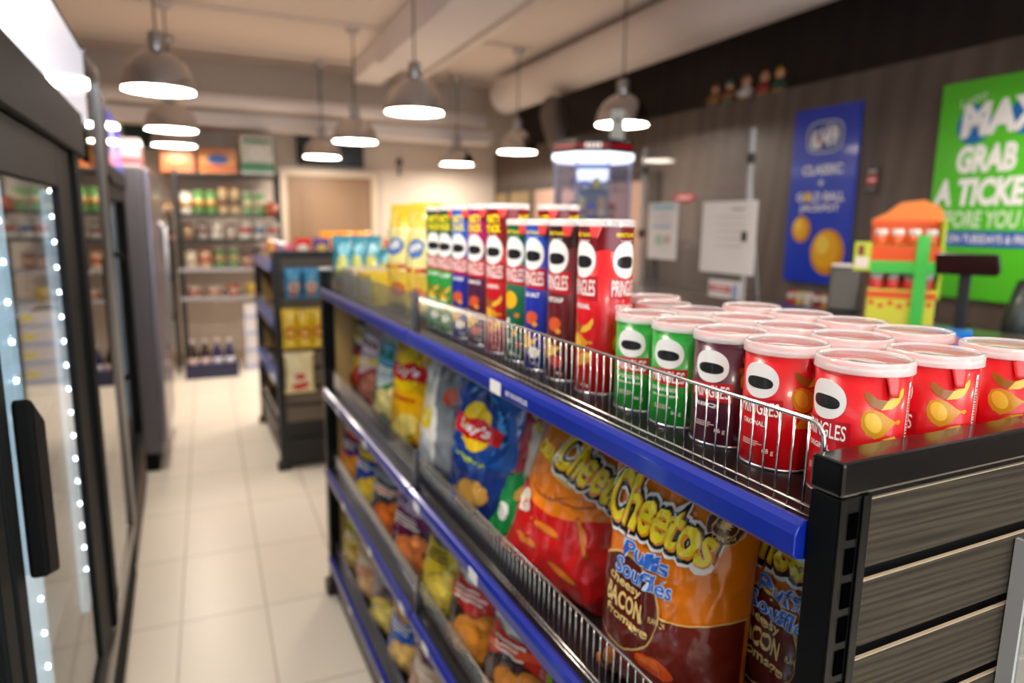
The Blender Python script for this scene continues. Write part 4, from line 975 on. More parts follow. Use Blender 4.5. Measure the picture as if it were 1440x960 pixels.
# ================================================================== BACK RACK
RY = 6.55
rk = thing('storage_rack', 'black metal rack full of canisters against the back wall', 'rack', (0, RY, 0), RZ)
for x, y in ((-.03, 0), (.80, 0), (-.03, .38), (.80, .38)): MB().box(x, x + .03, y, y + .03, 0, zc(.75) if y > .1 else zc(.42), BLACKM).build('upright', rk)
BOARDS = [zc(.395), zc(.045), zc(-.165), zc(-.42), zc(-.67)]
for i, z in enumerate(BOARDS):
    MB().box(-.03, .83, -.01, .41, z - .025, z, BLACKM if i < 3 else mat('grey_shelf_board', (150, 150, 158), .5)).build('shelf_board', rk)
def canister(name, r, h, c, lidc, band):
    c, lidc, band = [tuple(int(v * .72 + .10 * sum(q) / 3) for v in q) for q in (c, lidc, band)]
    b = MB(); b.lathe([(r * .97, 0), (r, .004), (r, h - .014)], paper(c), 18); b.lathe([(r * 1.03, h - .016), (r * 1.03, h - .002), (r * .98, h)], paper(lidc), 18)
    b.lathe([(r * 1.01, h * .3), (r * 1.01, h * .62)], paper(band), 18)
    return b
ROWS = [  # per board: (radius, height, body, lid, band, words)
    [(.05, .18, (226, 216, 196), (240, 236, 226), (206, 150, 90), 'cream'), (.045, .2, (90, 150, 70), (120, 170, 80), (206, 160, 60), 'green'), (.045, .2, (96, 156, 76), (120, 170, 80), (200, 150, 60), 'green'), (.042, .24, (200, 170, 120), (150, 60, 50), (120, 90, 60), 'tan'), (.042, .24, (206, 180, 130), (150, 60, 50), (120, 90, 60), 'tan'), (.042, .2, (120, 176, 110), (226, 226, 216), (206, 190, 140), 'pale green'), (.042, .2, (126, 180, 116), (226, 226, 216), (200, 190, 150), 'pale green'), (.055, .11, (200, 70, 40), (220, 100, 50), (226, 120, 60), 'orange')],
    [(.04, .13, (190, 140, 90), (110, 60, 40), (226, 200, 160), 'brown'), (.04, .14, (206, 200, 190), (90, 60, 50), (140, 60, 50), 'grey'), (.055, .16, (236, 230, 218), (240, 236, 230), (214, 200, 180), 'white'), (.04, .13, (206, 190, 170), (60, 50, 46), (226, 216, 200), 'grey'), (.057, .165, (236, 232, 226), (240, 240, 236), (206, 70, 50), 'white and red'), (.052, .16, (236, 232, 226), (236, 236, 236), (80, 110, 170), 'white and blue'), (.052, .165, (236, 228, 220), (240, 236, 230), (206, 80, 60), 'white and coral')],
    [(.055, .15, (226, 206, 180), (236, 226, 206), (206, 190, 150), 'cream'), (.052, .16, (226, 190, 150), (226, 120, 70), (206, 80, 40), 'orange'), (.042, .18, (100, 160, 90), (226, 216, 196), (206, 170, 110), 'green'), (.042, .18, (110, 166, 100), (226, 216, 196), (200, 180, 120), 'green'), (.045, .13, (170, 110, 90), (110, 50, 40), (206, 170, 140), 'brown'), (.045, .14, (160, 100, 80), (110, 50, 40), (200, 160, 130), 'brown')],
    [(.06, .09, (200, 150, 120), (226, 210, 190), (170, 70, 60), 'low brown'), (.06, .08, (210, 170, 140), (226, 210, 190), (190, 110, 80), 'low beige'), (.05, .1, (190, 70, 50), (206, 110, 80), (226, 190, 150), 'low red'), (.06, .11, (226, 190, 40), (236, 206, 70), (206, 150, 30), 'yellow')]]
bw = ['upper board', 'second board', 'third board', 'fourth board']
for i, row in enumerate(ROWS):
    z = BOARDS[i + 1]; n = len(row); seen = {}
    for j, (r, h, c, lc, bd, wd) in enumerate(row):
        x = .06 + (.70) * j / (n - 1 if n > 1 else 1) if i != 3 else .08 + .16 * j
        if i == 2: x = .07 + .115 * j
        p = rk.matrix_basis
        xx, yy = x * CR - .09 * SR, x * SR + .09 * CR + RY
        o = canister('canister', r, h, c, lc, bd).build('canister', loc=(xx, yy, z + .001), rot=(0, 0, j * .7))
        tag(o, '%s canister, %s of the back rack, %s from left' % (wd, bw[i], ORD[j]), 'canister', 'canisters on the ' + bw[i])
# big boxes on top of the rack
def carton(w, d, h, c, c2, c3, loc, rot, label, shape='heart'):
    b = MB(); b.box(-w / 2, w / 2, -d / 2, d / 2, 0, h, paper(c))
    A = Art(); A.rect(-w / 2, w / 2, h * .08, h * .32, c2, 1); A.ell(0, h * .55, w * .28, h * .2, c3, 2); A.rect(-w * .42, w * .42, h * .82, h * .92, c2, 1)
    A.emit(b, lambda u, v, o: (u, -d / 2 - o, v), 1, 1, .001)
    return tag(b.build('carton_box', loc=loc, rot=rot, bevel=.004), label, 'box', 'large cartons on top of the back rack')
bz = BOARDS[0] + .001
carton(.26, .3, .20, (214, 120, 40), (190, 90, 30), (230, 170, 90), (.02, 6.76, bz), RZ, 'orange carton at the left on top of the back rack')
carton(.24, .28, .16, (206, 110, 36), (226, 150, 70), (60, 90, 160), (.02, 6.77, bz + .202), RZ, 'orange carton stacked above the left carton')
carton(.30, .3, .21, (224, 150, 70), (196, 96, 36), (50, 84, 160), (.335, 6.75, bz), RZ, 'orange carton with blue badge in the middle of the rack top')
carton(.27, .3, .33, (214, 214, 200), (50, 120, 60), (236, 236, 230), (.66, 6.75, bz), RZ, 'white and green carton at the right on top of the back rack')
# second narrow rack at the left
r2 = thing('storage_rack', 'second black rack in the corner behind the silver fridge', 'rack', (-.66, RY + .06, 0), RZ)
for x, y in ((0, 0), (.57, 0), (0, .34), (.57, .34)): MB().box(x, x + .025, y, y + .025, 0, zc(.10), BLACKM).build('upright', r2)
for z in (zc(.03), zc(-.20), zc(-.5), zc(-.85)): MB().box(0, .6, -.01, .37, z - .022, z, BLACKM).build('shelf_board', r2)
for i, z in enumerate((zc(.03), zc(-.20))):
    for j in range(5):
        c = [(190, 110, 70), (170, 80, 60), (206, 170, 120), (150, 90, 70), (206, 150, 90)][(i + j) % 5]
        o = canister('jar', .04, .11 - .02 * i, c, (120, 70, 50), (226, 200, 170)).build('jar', loc=(-.58 + .125 * j, RY + .13, z + .001))
        tag(o, '%s jar on the %s board of the corner rack, %s from the right' % (['rust', 'maroon', 'tan', 'umber', 'amber'][(i + j) % 5], 'top' if i == 0 else 'second', ORD[4 - j]), 'jar', 'jars on the corner rack')
# bottle crate, boxes
cr = MB(); bl = mat('navy_crate', (22, 30, 66), .4)
cx, cy = .18, 6.40
for (x0, x1, y0, y1) in ((-.21, .21, -.1, -.09), (-.21, .21, .09, .1), (-.21, -.2, -.09, .09), (.2, .21, -.09, .09)): cr.box(x0, x1, y0, y1, 0, .13, bl)
cr.box(-.2, .2, -.09, .09, 0, .01, bl); cr.box(-.215, .215, -.105, -.1, .105, .125, bl)
tag(cr.build('bottle_crate', loc=(cx, cy, 0), bevel=.002), 'low navy blue crate of bottles on the floor by the rack', 'crate')
bmesh_ = bottle_mesh(.31, .042, mat('dark_cola', (30, 18, 20), .15, coat=.5), paper((196, 170, 170)), paper((200, 190, 190)), 18).mesh('soda_bottle')
bmesh2 = bottle_mesh(.31, .042, mat('navy_bottle', (26, 34, 80), .15, coat=.5), paper((190, 190, 206)), paper((200, 196, 200)), 18).mesh('soda_bottle')
for j in range(4):
    o = bpy.data.objects.new('soda_bottle', bmesh_ if j < 2 else bmesh2); COL.objects.link(o); o.location = (cx - .145 + .097 * j, cy, .012)
    tag(o, '%s soda bottle in the floor crate, %s from its left end' % ('dark' if j < 2 else 'navy', ORD[j]), 'bottle', 'soda bottles in the crate')
for j in range(4):
    b = MB().box(-.13, .13, -.1, .1, 0, .15, paper((206, 204, 212))); b.box(-.131, .131, -.101, .101, .02, .05, paper((150, 164, 206))); b.box(.04, .12, -.102, -.1, .07, .12, paper((216, 206, 90)))
    tag(b.build('case_box', loc=(.60 + .006 * (j % 2), 6.62, .001 + .152 * j), bevel=.003), 'white case box by the rack, %s of the stack of four' % ['bottom', 'second from the bottom', 'third from the bottom', 'topmost'][j], 'box', 'white case boxes stacked by the rack')
# television and sensor
tv = thing('television', 'flat black television hung high on the back wall beside the door', 'television', (*rw(1.16, B1 - .003), zc(.69)), RZ)
MB().box(-.32, .32, -.09, -.05, -.16, .19, mat('tv_black', (8, 8, 9), .25)).build('casing', tv, bevel=.006)
MB().box(-.30, .30, -.092, -.09, -.14, .17, mat('tv_screen', (5, 5, 6), .12, coat=.5)).build('screen', tv)
MB().box(-.1, .1, -.05, 0, -.08, .08, BLACKM).build('wall_bracket', tv)
ws = MB(); ws.lathe([(0, 0), (.035, 0), (.035, .02), (.028, .045), (.012, .06), (0, .062)], mat('sensor_dark', (70, 60, 56), .5), 16, Matrix.Translation((*rw(1.86, B1), zc(.61))) @ Matrix.Rotation(pi / 2, 4, 'X')); ws.box(-.012, .012, 0, .012, -.14, -.02, mat('sensor_dark'), Matrix.Translation((*rw(1.86, B1 - .014), zc(.61))))
tag(ws.build('wall_sensor'), 'small dark sensor high on the back wall, right of the television', 'sensor')
pf = MB().box(-.06, .06, -.02, 0, -.09, .09, BLACKM); pf.box(-.045, .045, -.022, -.02, -.075, .075, mat('amber_print', (150, 80, 40), .4))
tag(pf.build('picture_frame', loc=(*rw(1.80, B1), zc(-.17)), rot=RZ), 'small dark framed picture on the back wall right of the door', 'picture')

# ================================================================== RIGHT WALL
def onwall(y): a = A1; return (a * CR - y * SR, a * SR + y * CR)
WRZ = (0, 0, ROT - pi / 2)              # local -Y looks into the shop (towards -X), local +x runs toward the viewer
def wall_at(b, z): return (*rw(A1, b), z)
# posters: board part + printed parts
def poster(b0, b1, z0, z1, base, art, name, label, emitv=.0):
    w, h = b1 - b0, z1 - z0
    m = MB().box(-w / 2, w / 2, -.012, -.002, 0, h, mat('poster_%d_%d_%d' % base, base, .3, coat=.4))
    art.emit(m, lambda u, v, o: (u, -.012 - o, v), 1, 1, .0007)
    o = m.build(name, loc=wall_at((b0 + b1) / 2, z0), rot=WRZ)
    return tag(o, label, 'poster')
PB = lambda c: paper(c, .35)
A = Art(PB); w, h = .43, .88
A.ell(0, h * .845, .115, .082, (196, 206, 226), 1, 0, 32, .6); A.ell(0, h * .845, .105, .073, (40, 66, 150), 2, 0, 32, .6)
A.text('6/49', .0, h * .84, .085, WH, 3, .165, .08, .05); A.ell(-.035, h * .83, .014, .012, (200, 40, 50), 4); A.text('LOTTO', .03, h * .905, .018, WH, 3, .06, 0, .02)
A.text('CLASSIC', 0, h * .66, .045, WH, 2, .25, 0, .03); A.text('+', 0, h * .585, .03, WH, 2, None, 0, .03)
A.text('GOLD BALL', 0, h * .505, .042, WH, 2, .30, 0, .03); A.ell(-.082, h * .505, .022, .026, (240, 190, 30), 3); A.text('JACKPOT', 0, h * .435, .042, WH, 2, .25, 0, .03)
def ball(A, x, y, r, sq=1.0):
    A.ell(x, y, r, r * 1.12, (214, 140, 10), 2); A.ell(x - r * .12, y + r * .12, r * .8, r * .9, (236, 176, 20), 3); A.ell(x - r * .28, y + r * .34, r * .4, r * .45, (250, 214, 80), 4)
ball(A, -.105, h * .315, .062); ball(A, .075, h * .185, .105); A.text('OLG', .17, h * .03, .012, (180, 190, 226), 2, None, 0, .0)
A.it = [it for it in A.it]
poster(2.46, 2.87, zc(-.285), zc(.605), (16, 60, 190), A, 'lottery_poster', 'tall blue lottery poster with gold balls on the brown wall')
A = Art(PB); w, h = .50, .89
A.text('Lotto', -.115, h * .915, .036, (214, 236, 200), 2, .11, .28, .01, .2)
A.ell(-.10, h * .80, .07, .078, (16, 110, 180), 1); A.ell(.10, h * .815, .07, .07, (16, 110, 180), 1); A.ell(-.115, h * .83, .04, .045, (60, 160, 216), 2)
A.text('MAX', .01, h * .825, .115, WH, 3, .31, .04, .06, .1)
A.text('GRAB', -.035, h * .645, .10, WH, 2, .23, .0, .05, .1); A.text('A TICKET', -.02, h * .495, .10, WH, 2, .42, .0, .05, .1); A.text('BEFORE YOU GO', .0, h * .37, .065, (214, 240, 200), 2, .47, .0, .03, .1)
A.rect(-w / 2, w / 2, h * .245, h * .315, (20, 80, 180), 2); A.text('PLAY ON TUESDAYS & FRIDAYS', 0, h * .28, .032, WH, 3, .48, 0, .02)
poster(1.56, 2.06, zc(-.285), zc(.605), (84, 196, 38), A, 'lottery_poster', 'large green lottery poster with white slogan on the brown wall')
A = Art(PB); A.rect(-.028, .028, .045, .085, (206, 40, 50), 1); A.rect(-.022, .022, .098, .112, (180, 170, 170), 1); A.rect(-.022, .022, .02, .03, (120, 110, 110), 1); A.rect(-.02, .02, .06, .068, WH, 2)
m = MB().box(-.036, .036, -.008, -.001, 0, .125, PB((52, 40, 40))); A.emit(m, lambda u, v, o: (u, -.008 - o, v), 1, 1, .0006)
tag(m.build('wall_notice', loc=wall_at(2.37, zc(.165)), rot=WRZ), 'small red and dark notice on the wall right of the blue poster', 'sign')
# lightbox high on the wall at the right edge
lb = MB().box(-.5, .5, -.06, 0, 0, .6, mat('menu_frame_dark', (24, 22, 20), .5)); lo = lb.build('wall_screen', loc=(*rw(A1 + .28, 1.28), LEDGE + .01), rot=WRZ, bevel=.006)
tag(lo, 'pale grey menu panel in a dark frame standing on the wall ledge', 'screen')
MB().box(-.47, .47, -.064, -.06, .03, .57, mat('pale_panel', (190, 190, 190), .35, emit=(190, 190, 195), strength=.15)).build('panel_face', lo)
# glazed dark-framed wall section beyond the kiosk
gw = thing('glazed_partition', 'dark wood framed partition with pale panels at the rear of the right wall', 'partition', wall_at(5.55, 0), WRZ)
MB().box(-1.45, 1.5, -.05, 0, 0, 1.72, darktrim).build('frame', gw, bevel=.004)
pk = mat('pinkish_panel', (176, 142, 124), .4, coat=.3); pk2 = mat('olive_panel', (120, 100, 62), .4, coat=.3)
for i, (x0, x1) in enumerate(((-1.40, -1.1), (-1.0, -.55), (-.43, .0), (.12, .5), (.6, 1.4))):
    MB().box(x0, x1, -.054, -.05, .5, 1.66, pk2 if i < 2 else pk).build('panel', gw)
# figurines on the ledge
figc = [((150, 96, 40), (120, 74, 30)), ((140, 90, 50), (50, 110, 90)), ((206, 196, 190), (190, 130, 90)), ((150, 30, 30), (190, 120, 80)), ((40, 70, 50), (196, 140, 60))]
fl = ['amber brown', 'tan and teal', 'white', 'red', 'green and gold']
for i, (px, py) in enumerate(((1007, 128), (1027, 122), (1050, 119), (1076, 114), (1097, 110))):
    p = at(px, py + 16, 2, LEDGE); y = p.y * (3.02 / p.x)
    q = at(px, py, 0, 3.07)
    c1, c2 = figc[i]; f = MB()
    f.lathe([(.028, 0), (.036, .006), (.04, .03), (.036, .055), (.022, .072), (.014, .078)], paper(c1), 18)
    f.lathe([(.004, .074), (.018, .078), (.025, .09), (.026, .102), (.02, .116), (.008, .122), (.001, .123)], paper((196, 140, 100)), 16)
    f.lathe([(.027, .105), (.026, .112), (.016, .128), (.004, .14), (.001, .141)], paper(c2), 16)
    f.tube([(-.036, 0, .055), (-.05, -.02, .035), (-.03, -.036, .03)], .010, paper(c1), 8); f.tube([(.036, 0, .055), (.05, -.02, .035), (.03, -.036, .03)], .010, paper(c1), 8)
    f.lathe([(.034, .0), (.046, .004), (.046, .012), (.03, .016)], paper(c2), 16)
    fo = f.build('figurine', loc=(q.x, q.y, LEDGE + .001), rot=(0, 0, R_(-80)))
    tag(fo, 'small %s seated figurine on the dark wall ledge, %s of five' % (fl[i], ['leftmost', 'second from left', 'middle', 'fourth from left', 'rightmost'][i]), 'figurine', 'figurines on the ledge')

# ================================================================== COUNTER
ct = thing('service_counter', 'long brown sales counter in front of the lottery posters', 'counter', (0, 0, 0), (0, 0, 0))
CT = zc(-.33)
MB().box(1.86, 2.42, .6, 4.3, CT - .04, CT, mat('counter_top', (54, 46, 42), .3, coat=.3)).build('worktop', ct, bevel=.006)
MB().box(1.92, 2.36, .65, 4.25, .08, CT - .04, wood('counter_front', (62, 50, 42), (92, 78, 66), (2, 2, .3), .5, 3)).build('front_panel', ct)
MB().box(1.96, 2.32, .66, 4.24, 0, .08, BLACKM).build('plinth', ct)
bc = thing('back_counter', 'low dark cabinet running along the brown wall behind the counter', 'cabinet', rw(A1, 2.95) + (0,), WRZ)
MB().box(-1.1, 1.1, -.3, -.004, .08, zc(-.42), wood('counter_front', (0, 0, 0), (0, 0, 0))).build('carcass', bc, bevel=.004); MB().box(-1.12, 1.12, -.32, -.003, zc(-.42), zc(-.39), mat('counter_top')).build('worktop', bc, bevel=.004); MB().box(-1.08, 1.08, -.27, -.01, 0, .08, BLACKM).build('plinth', bc)
# kiosk display cabinet
KX, KY = 2.14, 3.42
kz = CT + .001
kk = thing('display_kiosk', 'lit glass display cabinet with black and red header standing on the counter', 'display cabinet', (KX, KY, kz), (0, 0, R_(-32)))
w = .235; top = zc(.355) - kz
hexp = [(w * cos(q), w * sin(q)) for q in [pi / 8 + k * pi / 4 for k in range(8)]]
MB().prism(hexp, 0, .06, BLACKM).build('base', kk, bevel=.004)
MB().prism([(x * .97, y * .97) for x, y in hexp], .06, top, glass('kiosk_glass', (226, 226, 242), 1.6, .07)).build('glass_case', kk)
MB().prism([(x * 1.03, y * 1.03) for x, y in hexp], top, top + .032, mat('kiosk_glow', (250, 250, 255), .4, emit=(235, 240, 255), strength=2.2)).build('light_ring', kk, bevel=.003)
hd = MB().prism([(x * 1.0, y * 1.0) for x, y in hexp], top + .032, top + .1, BLACK).build('header', kk, bevel=.003)
hb = MB()
for k in range(8):
    q = pi / 4 * k; ap = w * cos(pi / 8) + .001
    A = Art(lambda c_: mat('kiosk_print_%d_%d_%d' % c_, c_, .4, emit=c_, strength=.8)); 
    A.rect(-.082, .082, .026, .042, (150, 14, 18), 1)
    if k % 2 == 0:
        for u in (-.034, -.012, .012, .034): A.ell(u, .034, .009, .0135, (250, 240, 236), 2)
    A.emit(hb, lambda u, v, o: ((ap + o) * cos(q) - u * sin(q), (ap + o) * sin(q) + u * cos(q), top + .032 + v), 1, 1, .0008)
hb.build('header_band', hd)
MB().box(-.1, .1, .02, .05, .06, top - .01, mat('kiosk_back', (96, 120, 146), .4)).build('rear_panel', kk)
for k in range(8): x_, y_ = hexp[k]; MB().box(x_ * .965 - .006, x_ * .965 + .006, y_ * .965 - .006, y_ * .965 + .006, .06, top, glass('kiosk_edge', (214, 212, 236), 1.6, .3)).build('corner_edge', kk)
for z in (.2, .36, .52): MB().prism([(x * .85, y * .85) for x, y in hexp], z, z + .005, glass('kiosk_shelf', (220, 230, 240), 1.4)).build('glass_shelf', kk)
MB().box(-.09, .09, .005, .018, .575, .64, mat('kiosk_lit_labels', (230, 238, 255), .4, emit=(226, 236, 255), strength=1.4)).build('lit_label', kk)
pc = [(40, 60, 220), (226, 226, 230), (220, 180, 120), (206, 190, 60), (200, 70, 40), (240, 230, 200), (40, 130, 150), (70, 90, 100), (226, 210, 150), (120, 60, 160)]
MK = Matrix.Translation((KX, KY, kz)) @ Matrix.Rotation(R_(-32), 4, 'Z')
for i, z in enumerate((.06, .205, .365, .525)):
    for j in range(5 if i < 3 else 4):
        p = MK @ Vector((-.11 + .055 * j if i < 3 else -.10 + .062 * j, -.09 - (.02 if j % 2 else 0), z + .001))
        c = pc[(i * 3 + j * 2) % 10]; b = MB().box(-.02, .02, -.012, .012, 0, (.085 + .03 * ((i + j) % 2)) * (1 if i < 3 else .55), paper(c)); b.box(-.0205, .0205, -.0125, .0125, .02, .045, paper(pc[(i + j * 3 + 4) % 10]))
        tag(b.build('small_pack', loc=p, rot=(0, 0, R_(-32)), bevel=.002), 'small boxed item in the lit kiosk, %s glass shelf up, %s from its left' % (['bottom', 'first', 'second', 'third'][i], ORD[j]), 'box', 'boxed items inside the kiosk')
# white detector box above kiosk
wb = MB().box(-.038, .038, -.025, .025, 0, .165, mat('detector_white', (226, 226, 214), .5)); wb.box(-.012, .012, -.027, -.025, .1, .12, mat('sensor_dark'))
tag(wb.build('alarm_box', loc=(KX + .07, KY - .13, kz + top + .101), rot=(0, 0, R_(-32)), bevel=.006), 'upright white alarm box standing on the kiosk header', 'box')
# acrylic sneeze screen
SX = 2.02
sg = thing('acrylic_screen', 'clear acrylic counter screen with slim posts and taped notices', 'screen', (SX, 0, CT + .001), (0, 0, 0))
ST = zc(.362) - CT
MB().box(-.002, .002, 2.08, 2.76, .04, ST, glass('acrylic', (232, 232, 232), 1.5, .05)).build('clear_panel', sg)
for y, hh in ((2.075, ST + .012), (2.765, ST)):
    MB().box(-.008, .008, y - .008, y + .008, 0, hh, glass('acrylic_edge', (215, 218, 226), 1.6, .3)).build('post', sg)
    for z in (ST - .12, ST - .42): MB().box(-.012, .012, y - .014, y + .014, z, z + .04, BLACKM).build('clamp', sg, bevel=.003)
    MB().tube([(0, y, ST - .13), (.05, y - .045, .004)], .004, glass('acrylic_edge'), 8).build('brace', sg)
    MB().box(-.05, .05, y - .03, y + .03, 0, .008, glass('acrylic_edge')).build('foot_plate', sg)
def notice(px0, py0, px1, py1, art, label, c=(226, 222, 220)):
    p0 = at(px0, py0, 0, SX - .004); p1 = at(px1, py1, 0, SX - .004); w = abs(p0.y - p1.y); h = abs(p0.z - p1.z)
    m = MB(); vs = []; fs = []; n = 10
    for i in range(n + 1):
        x = -w / 2 + w * i / n; yy = -.002 - .004 * (sin(i * .9) * .5 + .5)
        vs += [(x, yy, 0), (x, yy, h), (x, yy + .0008, h), (x, yy + .0008, 0)]
    for i in range(n):
        for k in range(4): fs.append((i * 4 + k, i * 4 + 4 + k, i * 4 + 4 + (k + 1) % 4, i * 4 + (k + 1) % 4))
    fs += [(0, 1, 2, 3), (n * 4 + 3, n * 4 + 2, n * 4 + 1, n * 4)]
    m.add(vs, fs, paper(c, .6))
    art(w, h).emit(m, lambda u, v, o: (u, -.0068 - o, v), 1, 1, .0006)
    o = m.build('paper_notice', loc=(SX - .003, (p0.y + p1.y) / 2, min(p0.z, p1.z)), rot=(0, 0, -pi / 2))
    return tag(o, label, 'notice', 'notices taped to the acrylic screen')
def a1(w, h):
    A = Art(); 
    for k in range(5): A.rect(-w * .2, w * .3, h * (.78 - .1 * k), h * (.79 - .1 * k), (170, 166, 168), 1)
    A.rect(w * .05, w * .3, h * .88, h * .90, (130, 126, 130), 1)
    return A
def a2(w, h):
    A = Art(); A.rect(-w * .4, w * .4, h * .88, h * .97, (150, 190, 206), 1); A.rect(-w * .35, w * .3, h * .56, h * .6, (150, 170, 206), 1); A.ell(-w * .1, h * .35, w * .14, h * .1, (170, 206, 180), 1); A.ell(w * .2, h * .36, w * .1, h * .08, (206, 176, 170), 1)
    for k in range(4): A.rect(-w * .35, w * .3, h * (.8 - .05 * k), h * (.81 - .05 * k), (180, 186, 196), 1)
    return A
def a3(w, h):
    A = Art(); A.rect(-w * .45, w * .2, h * .35, h * .7, (206, 90, 90), 1); A.rect(w * .26, w * .4, h * .05, h * .8, (130, 160, 206), 1); A.rect(-w * .3, w * .1, h * .48, h * .58, (236, 226, 226), 2)
    return A
notice(990, 284, 1060, 388, a1, 'large white letter sheet taped to the clear screen near its right post')
notice(914, 286, 951, 366, a2, 'smaller white notice with blue bands near the screen left post')
notice(998, 392, 1042, 422, a3, 'little white and red card under the large letter sheet')
rs = MB().box(-.1, .1, -.012, -.002, 0, .045, PB((176, 30, 46))); A = Art(PB); A.rect(-.07, .07, .016, .028, (226, 190, 196), 1); A.emit(rs, lambda u, v, o: (u, -.012 - o, v), 1, 1, .0006)
tag(rs.build('red_strip_sign', loc=wall_at(3.78, zc(.165)), rot=WRZ), 'narrow red sign on the brown wall seen through the clear screen', 'sign')
# lighters and packs beside the screen
for j in range(6):
    c = [(206, 40, 40), (226, 190, 60), (236, 230, 220), (160, 40, 40), (214, 150, 50), (190, 190, 180)][j]
    b = MB().box(-.016, .016, -.011, .011, 0, .085, paper(c)); b.box(-.0165, .0165, -.0115, .0115, .05, .075, paper((236, 232, 226)))
    tag(b.build('cigarette_pack', loc=(2.66 + .02, 2.42 - .05 * j, zc(-.39) + .001), rot=(0, 0, R_(-80)), bevel=.001), 'upright small pack on the back counter under the blue poster, %s from left' % ORD[j], 'pack', 'small packs under the blue poster')
# candy display rack
CX, CY = 2.22, 1.545
cd = thing('candy_display', 'orange and green cardboard sweets display on the counter', 'display', (CX, CY, CT + .001), (0, 0, R_(-52)))
og, gn, lm = paper((226, 84, 26)), paper((70, 190, 76)), paper((190, 206, 60))
lt0 = MB().box(-.10, .10, -.09, .09, 0, .13, paper((206, 206, 70)))
A = Art(); A.text('SOUR', -.03, .04, .05, (206, 50, 36), 1, .1, 0, .05); A.rect(-.1, .1, .1, .125, (220, 90, 40), 1)
for q in range(7): A.ell(-.085 + .028 * q, .085 - .01 * (q % 2), .009, .008, (214, 60, 40), 2)
A.it = A.it[1:]
A.emit(lt0, lambda u, v, o: (u, -.09 - o, v), 1, 1, .0006)
lt0.build('lower_tray', cd, bevel=.003)
lt = MB(); lt.box(-.10, .10, -.09, .07, .19, .275, gn); lt.box(-.101, .101, -.0915, -.09, .225, .275, og); lt.build('upper_tray', cd, bevel=.003)
MB().box(-.1, .1, .07, .09, .13, .36, og).build('back_card', cd, bevel=.003)
hp = [(-.10, .33), (-.105, .36), (-.06, .385), (-.02, .42), (.05, .43), (.10, .405), (.115, .375), (.10, .33)]
MB().prism(hp, -.085, -.075, paper((236, 130, 50)), Matrix(((1, 0, 0, 0), (0, 0, -1, 0), (0, 1, 0, 0), (0, 0, 0, 1)))).build('header_card', cd)
MB().box(.03, .068, -.105, -.092, 0, .31, gn).build('green_strip', cd, bevel=.002)
MB().box(-.1, .1, -.1, -.092, .185, .225, gn).build('shelf_lip', cd, bevel=.002)
MB().box(.1, .112, -.07, .09, .1, .36, paper((170, 190, 30))).build('side_card', cd, bevel=.002)
fl_ = MB(); fl_.box(-.15, -.1, -.10, -.08, .19, .285, lm); fl_.box(-.145, -.105, -.1015, -.1, .2, .235, paper((226, 216, 206))); fl_.box(-.14, -.12, -.1015, -.1, .24, .275, paper((130, 60, 50))); fl_.build('side_tag', cd, bevel=.002)
MC = Matrix.Translation((CX, CY, CT + .001)) @ Matrix.Rotation(R_(-52), 4, 'Z')
for i, z in enumerate((.131, .276)):
    for j in range(4):
        p = MC @ Vector((-.074 + .049 * j, -.05, z)); b = MB()
        b.lathe([(.02, 0), (.021, .002), (.021, .028), (.018, .033)], paper((206, 50, 50) if i == 0 else (226, 90, 40)), 16); b.lathe([(.0185, .032), (.0185, .05), (.017, .052)], paper((232, 226, 222)), 16)
        tag(b.build('candy_jar', loc=p), 'white-capped sweet jar on the %s tier of the orange display, %s from left' % ('lower' if i == 0 else 'upper', ORD[j]), 'jar', 'sweet jars in the display')
# point-of-sale screens
ps = thing('payment_terminal', 'black tilted payment terminal left of the sweets display', 'terminal', (2.25, 1.79, CT + .001), (0, 0, R_(-55)))
MB().box(-.05, .05, -.04, .05, 0, .02, BLACKM).build('base', ps, bevel=.004)
MB().box(-.055, .055, -.012, .012, 0, .17, BLACKM).build('casing', ps, (0, .0, .02), (R_(-18), 0, 0), bevel=.006)
MB().box(-.05, .02, -.012, .012, .171, .18, paper((226, 222, 218))).build('receipt_slip', ps, (0, 0, .02), (R_(-18), 0, 0))
cdp = thing('customer_display', 'black pole-mounted customer display in front of the green poster', 'display', (2.07, 1.24, CT + .001), (0, 0, R_(-62)))
MB().box(-.06, .06, -.05, .05, 0, .015, BLACKM).build('base', cdp, bevel=.004)
MB().box(-.015, .015, -.012, .012, .015, .205, BLACKM).build('pole', cdp, bevel=.003)
hh = MB(); hh.prism([(-.075, 0), (.075, 0), (.085, .012), (.075, .062), (-.075, .062), (-.08, .05)], -.03, .02, BLACK, Matrix(((1, 0, 0, 0), (0, 0, 1, 0), (0, 1, 0, .2), (0, 0, 0, 1)))); hh.build('display_head', cdp, bevel=.003)
MB().box(-.066, .04, -.032, -.03, .212, .252, mat('display_screen', (8, 8, 10), .15)).build('screen', cdp)
bf = MB().box(-.06, .06, -.04, .04, 0, .05, paper((20, 110, 200))); bf.box(-.03, .03, -.041, -.04, .015, .035, paper((206, 90, 60)))
tag(bf.build('blue_box', loc=(1.95, 1.20, CT + .001), rot=(0, 0, R_(-60)), bevel=.003), 'flat bright blue box on the counter below the customer display', 'box')
ch = thing('office_chair', 'dark green-black rounded chair back at the right edge of the picture', 'chair', (2.73, 1.30, 0), (0, 0, R_(-18)))
cm = mat('chair_dark', (20, 28, 28), .4, coat=.2)
cb = MB(); vs = []; fs = []
for j in range(13):
    for i in range(13):
        u = -1 + i / 6; v = -1 + j / 6; uu = u * (1 - v * v / 2) ** .5; vv = v * (1 - u * u / 2) ** .5
        for s in (0, 1): pass
        vs.append((uu * .2, -.02 - .03 * (1 - u * u) * (1 - v * v) + .05 * u * u, zc(-.33) + vv * .19))
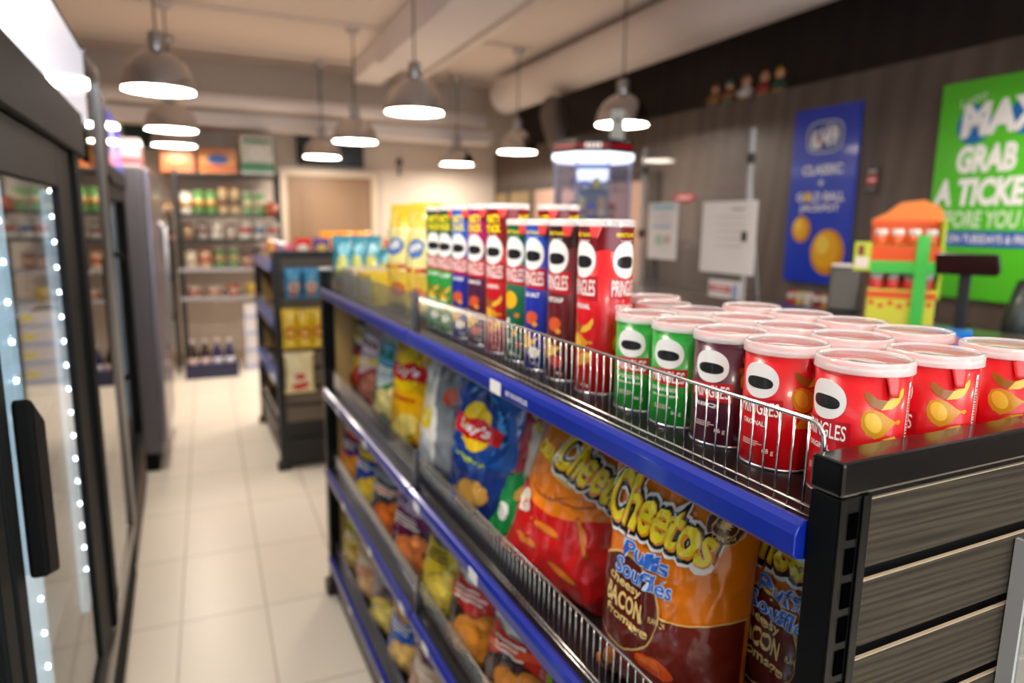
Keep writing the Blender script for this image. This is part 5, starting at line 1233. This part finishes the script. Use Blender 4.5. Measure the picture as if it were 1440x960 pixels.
for j in range(12):
    for i in range(12): fs.append((j * 13 + i, j * 13 + i + 1, (j + 1) * 13 + i + 1, (j + 1) * 13 + i))
cb.add(vs, fs, cm, True); o = cb.build('backrest', ch); sd = o.modifiers.new('Solidify', 'SOLIDIFY'); sd.thickness = .05; sd.offset = 1
MB().box(-.22, .22, -.02, .40, .5, .57, cm).build('seat', ch, (0, -.44, 0), bevel=.03, seg=4)
MB().tube([(0, -.24, .04), (0, -.24, .5)], .03, BLACKM, 12).build('pole', ch); MB().tube([(0, -.2, .54), (0, .05, .56), (0, .07, .8), (0, .04, .95)], .018, BLACKM, 10).build('back_bar', ch)
for k in range(5): MB().tube([(0, -.24, .08), (.24 * cos(k * 1.2566), -.24 + .24 * sin(k * 1.2566), .03)], [.022, .03], BLACKM, 10).build('leg', ch)
# lanyard strap at the right edge
# clear brochure pocket on the near end panel
bp = MB(); zt = zc(-.272); x0, x1 = .664, .80
bp.box(x0, x1, .309, .3102, zt - .42, zt, CLEAR); bp.box(x0, x0 + .003, .309, .3235, zt - .42, zt, CLEAR); bp.box(x1 - .003, x1, .309, .3235, zt - .42, zt, CLEAR); bp.box(x0, x1, .309, .3235, zt - .425, zt - .42, CLEAR)
bp.box(x0 - .004, x0, .3095, .3230, zt - .42, zt, mat('pocket_edge', (150, 152, 156), .3, spec=.5))
tag(bp.build('brochure_pocket'), 'clear plastic pocket hanging on the grey slatted end panel', 'holder')

# ================================================================== LIGHT
wd = bpy.data.worlds.new('sky'); SC.world = wd; wd.use_nodes = True
bg = wd.node_tree.nodes['Background']; bg.inputs[0].default_value = (.82, .9, 1.0, 1); bg.inputs[1].default_value = 5.2
SC.view_settings.view_transform = 'Standard'; SC.view_settings.look = 'None'; SC.view_settings.gamma = 1; SC.view_settings.use_curve_mapping = False
SC.view_settings.exposure = 0.0
cy = SC.cycles
cy.max_bounces = 10; cy.diffuse_bounces = 4; cy.glossy_bounces = 4; cy.transparent_max_bounces = 24; cy.transmission_bounces = 6
cy.caustics_reflective = False; cy.caustics_refractive = False; cy.sample_clamp_indirect = 6
cy.use_denoising = True
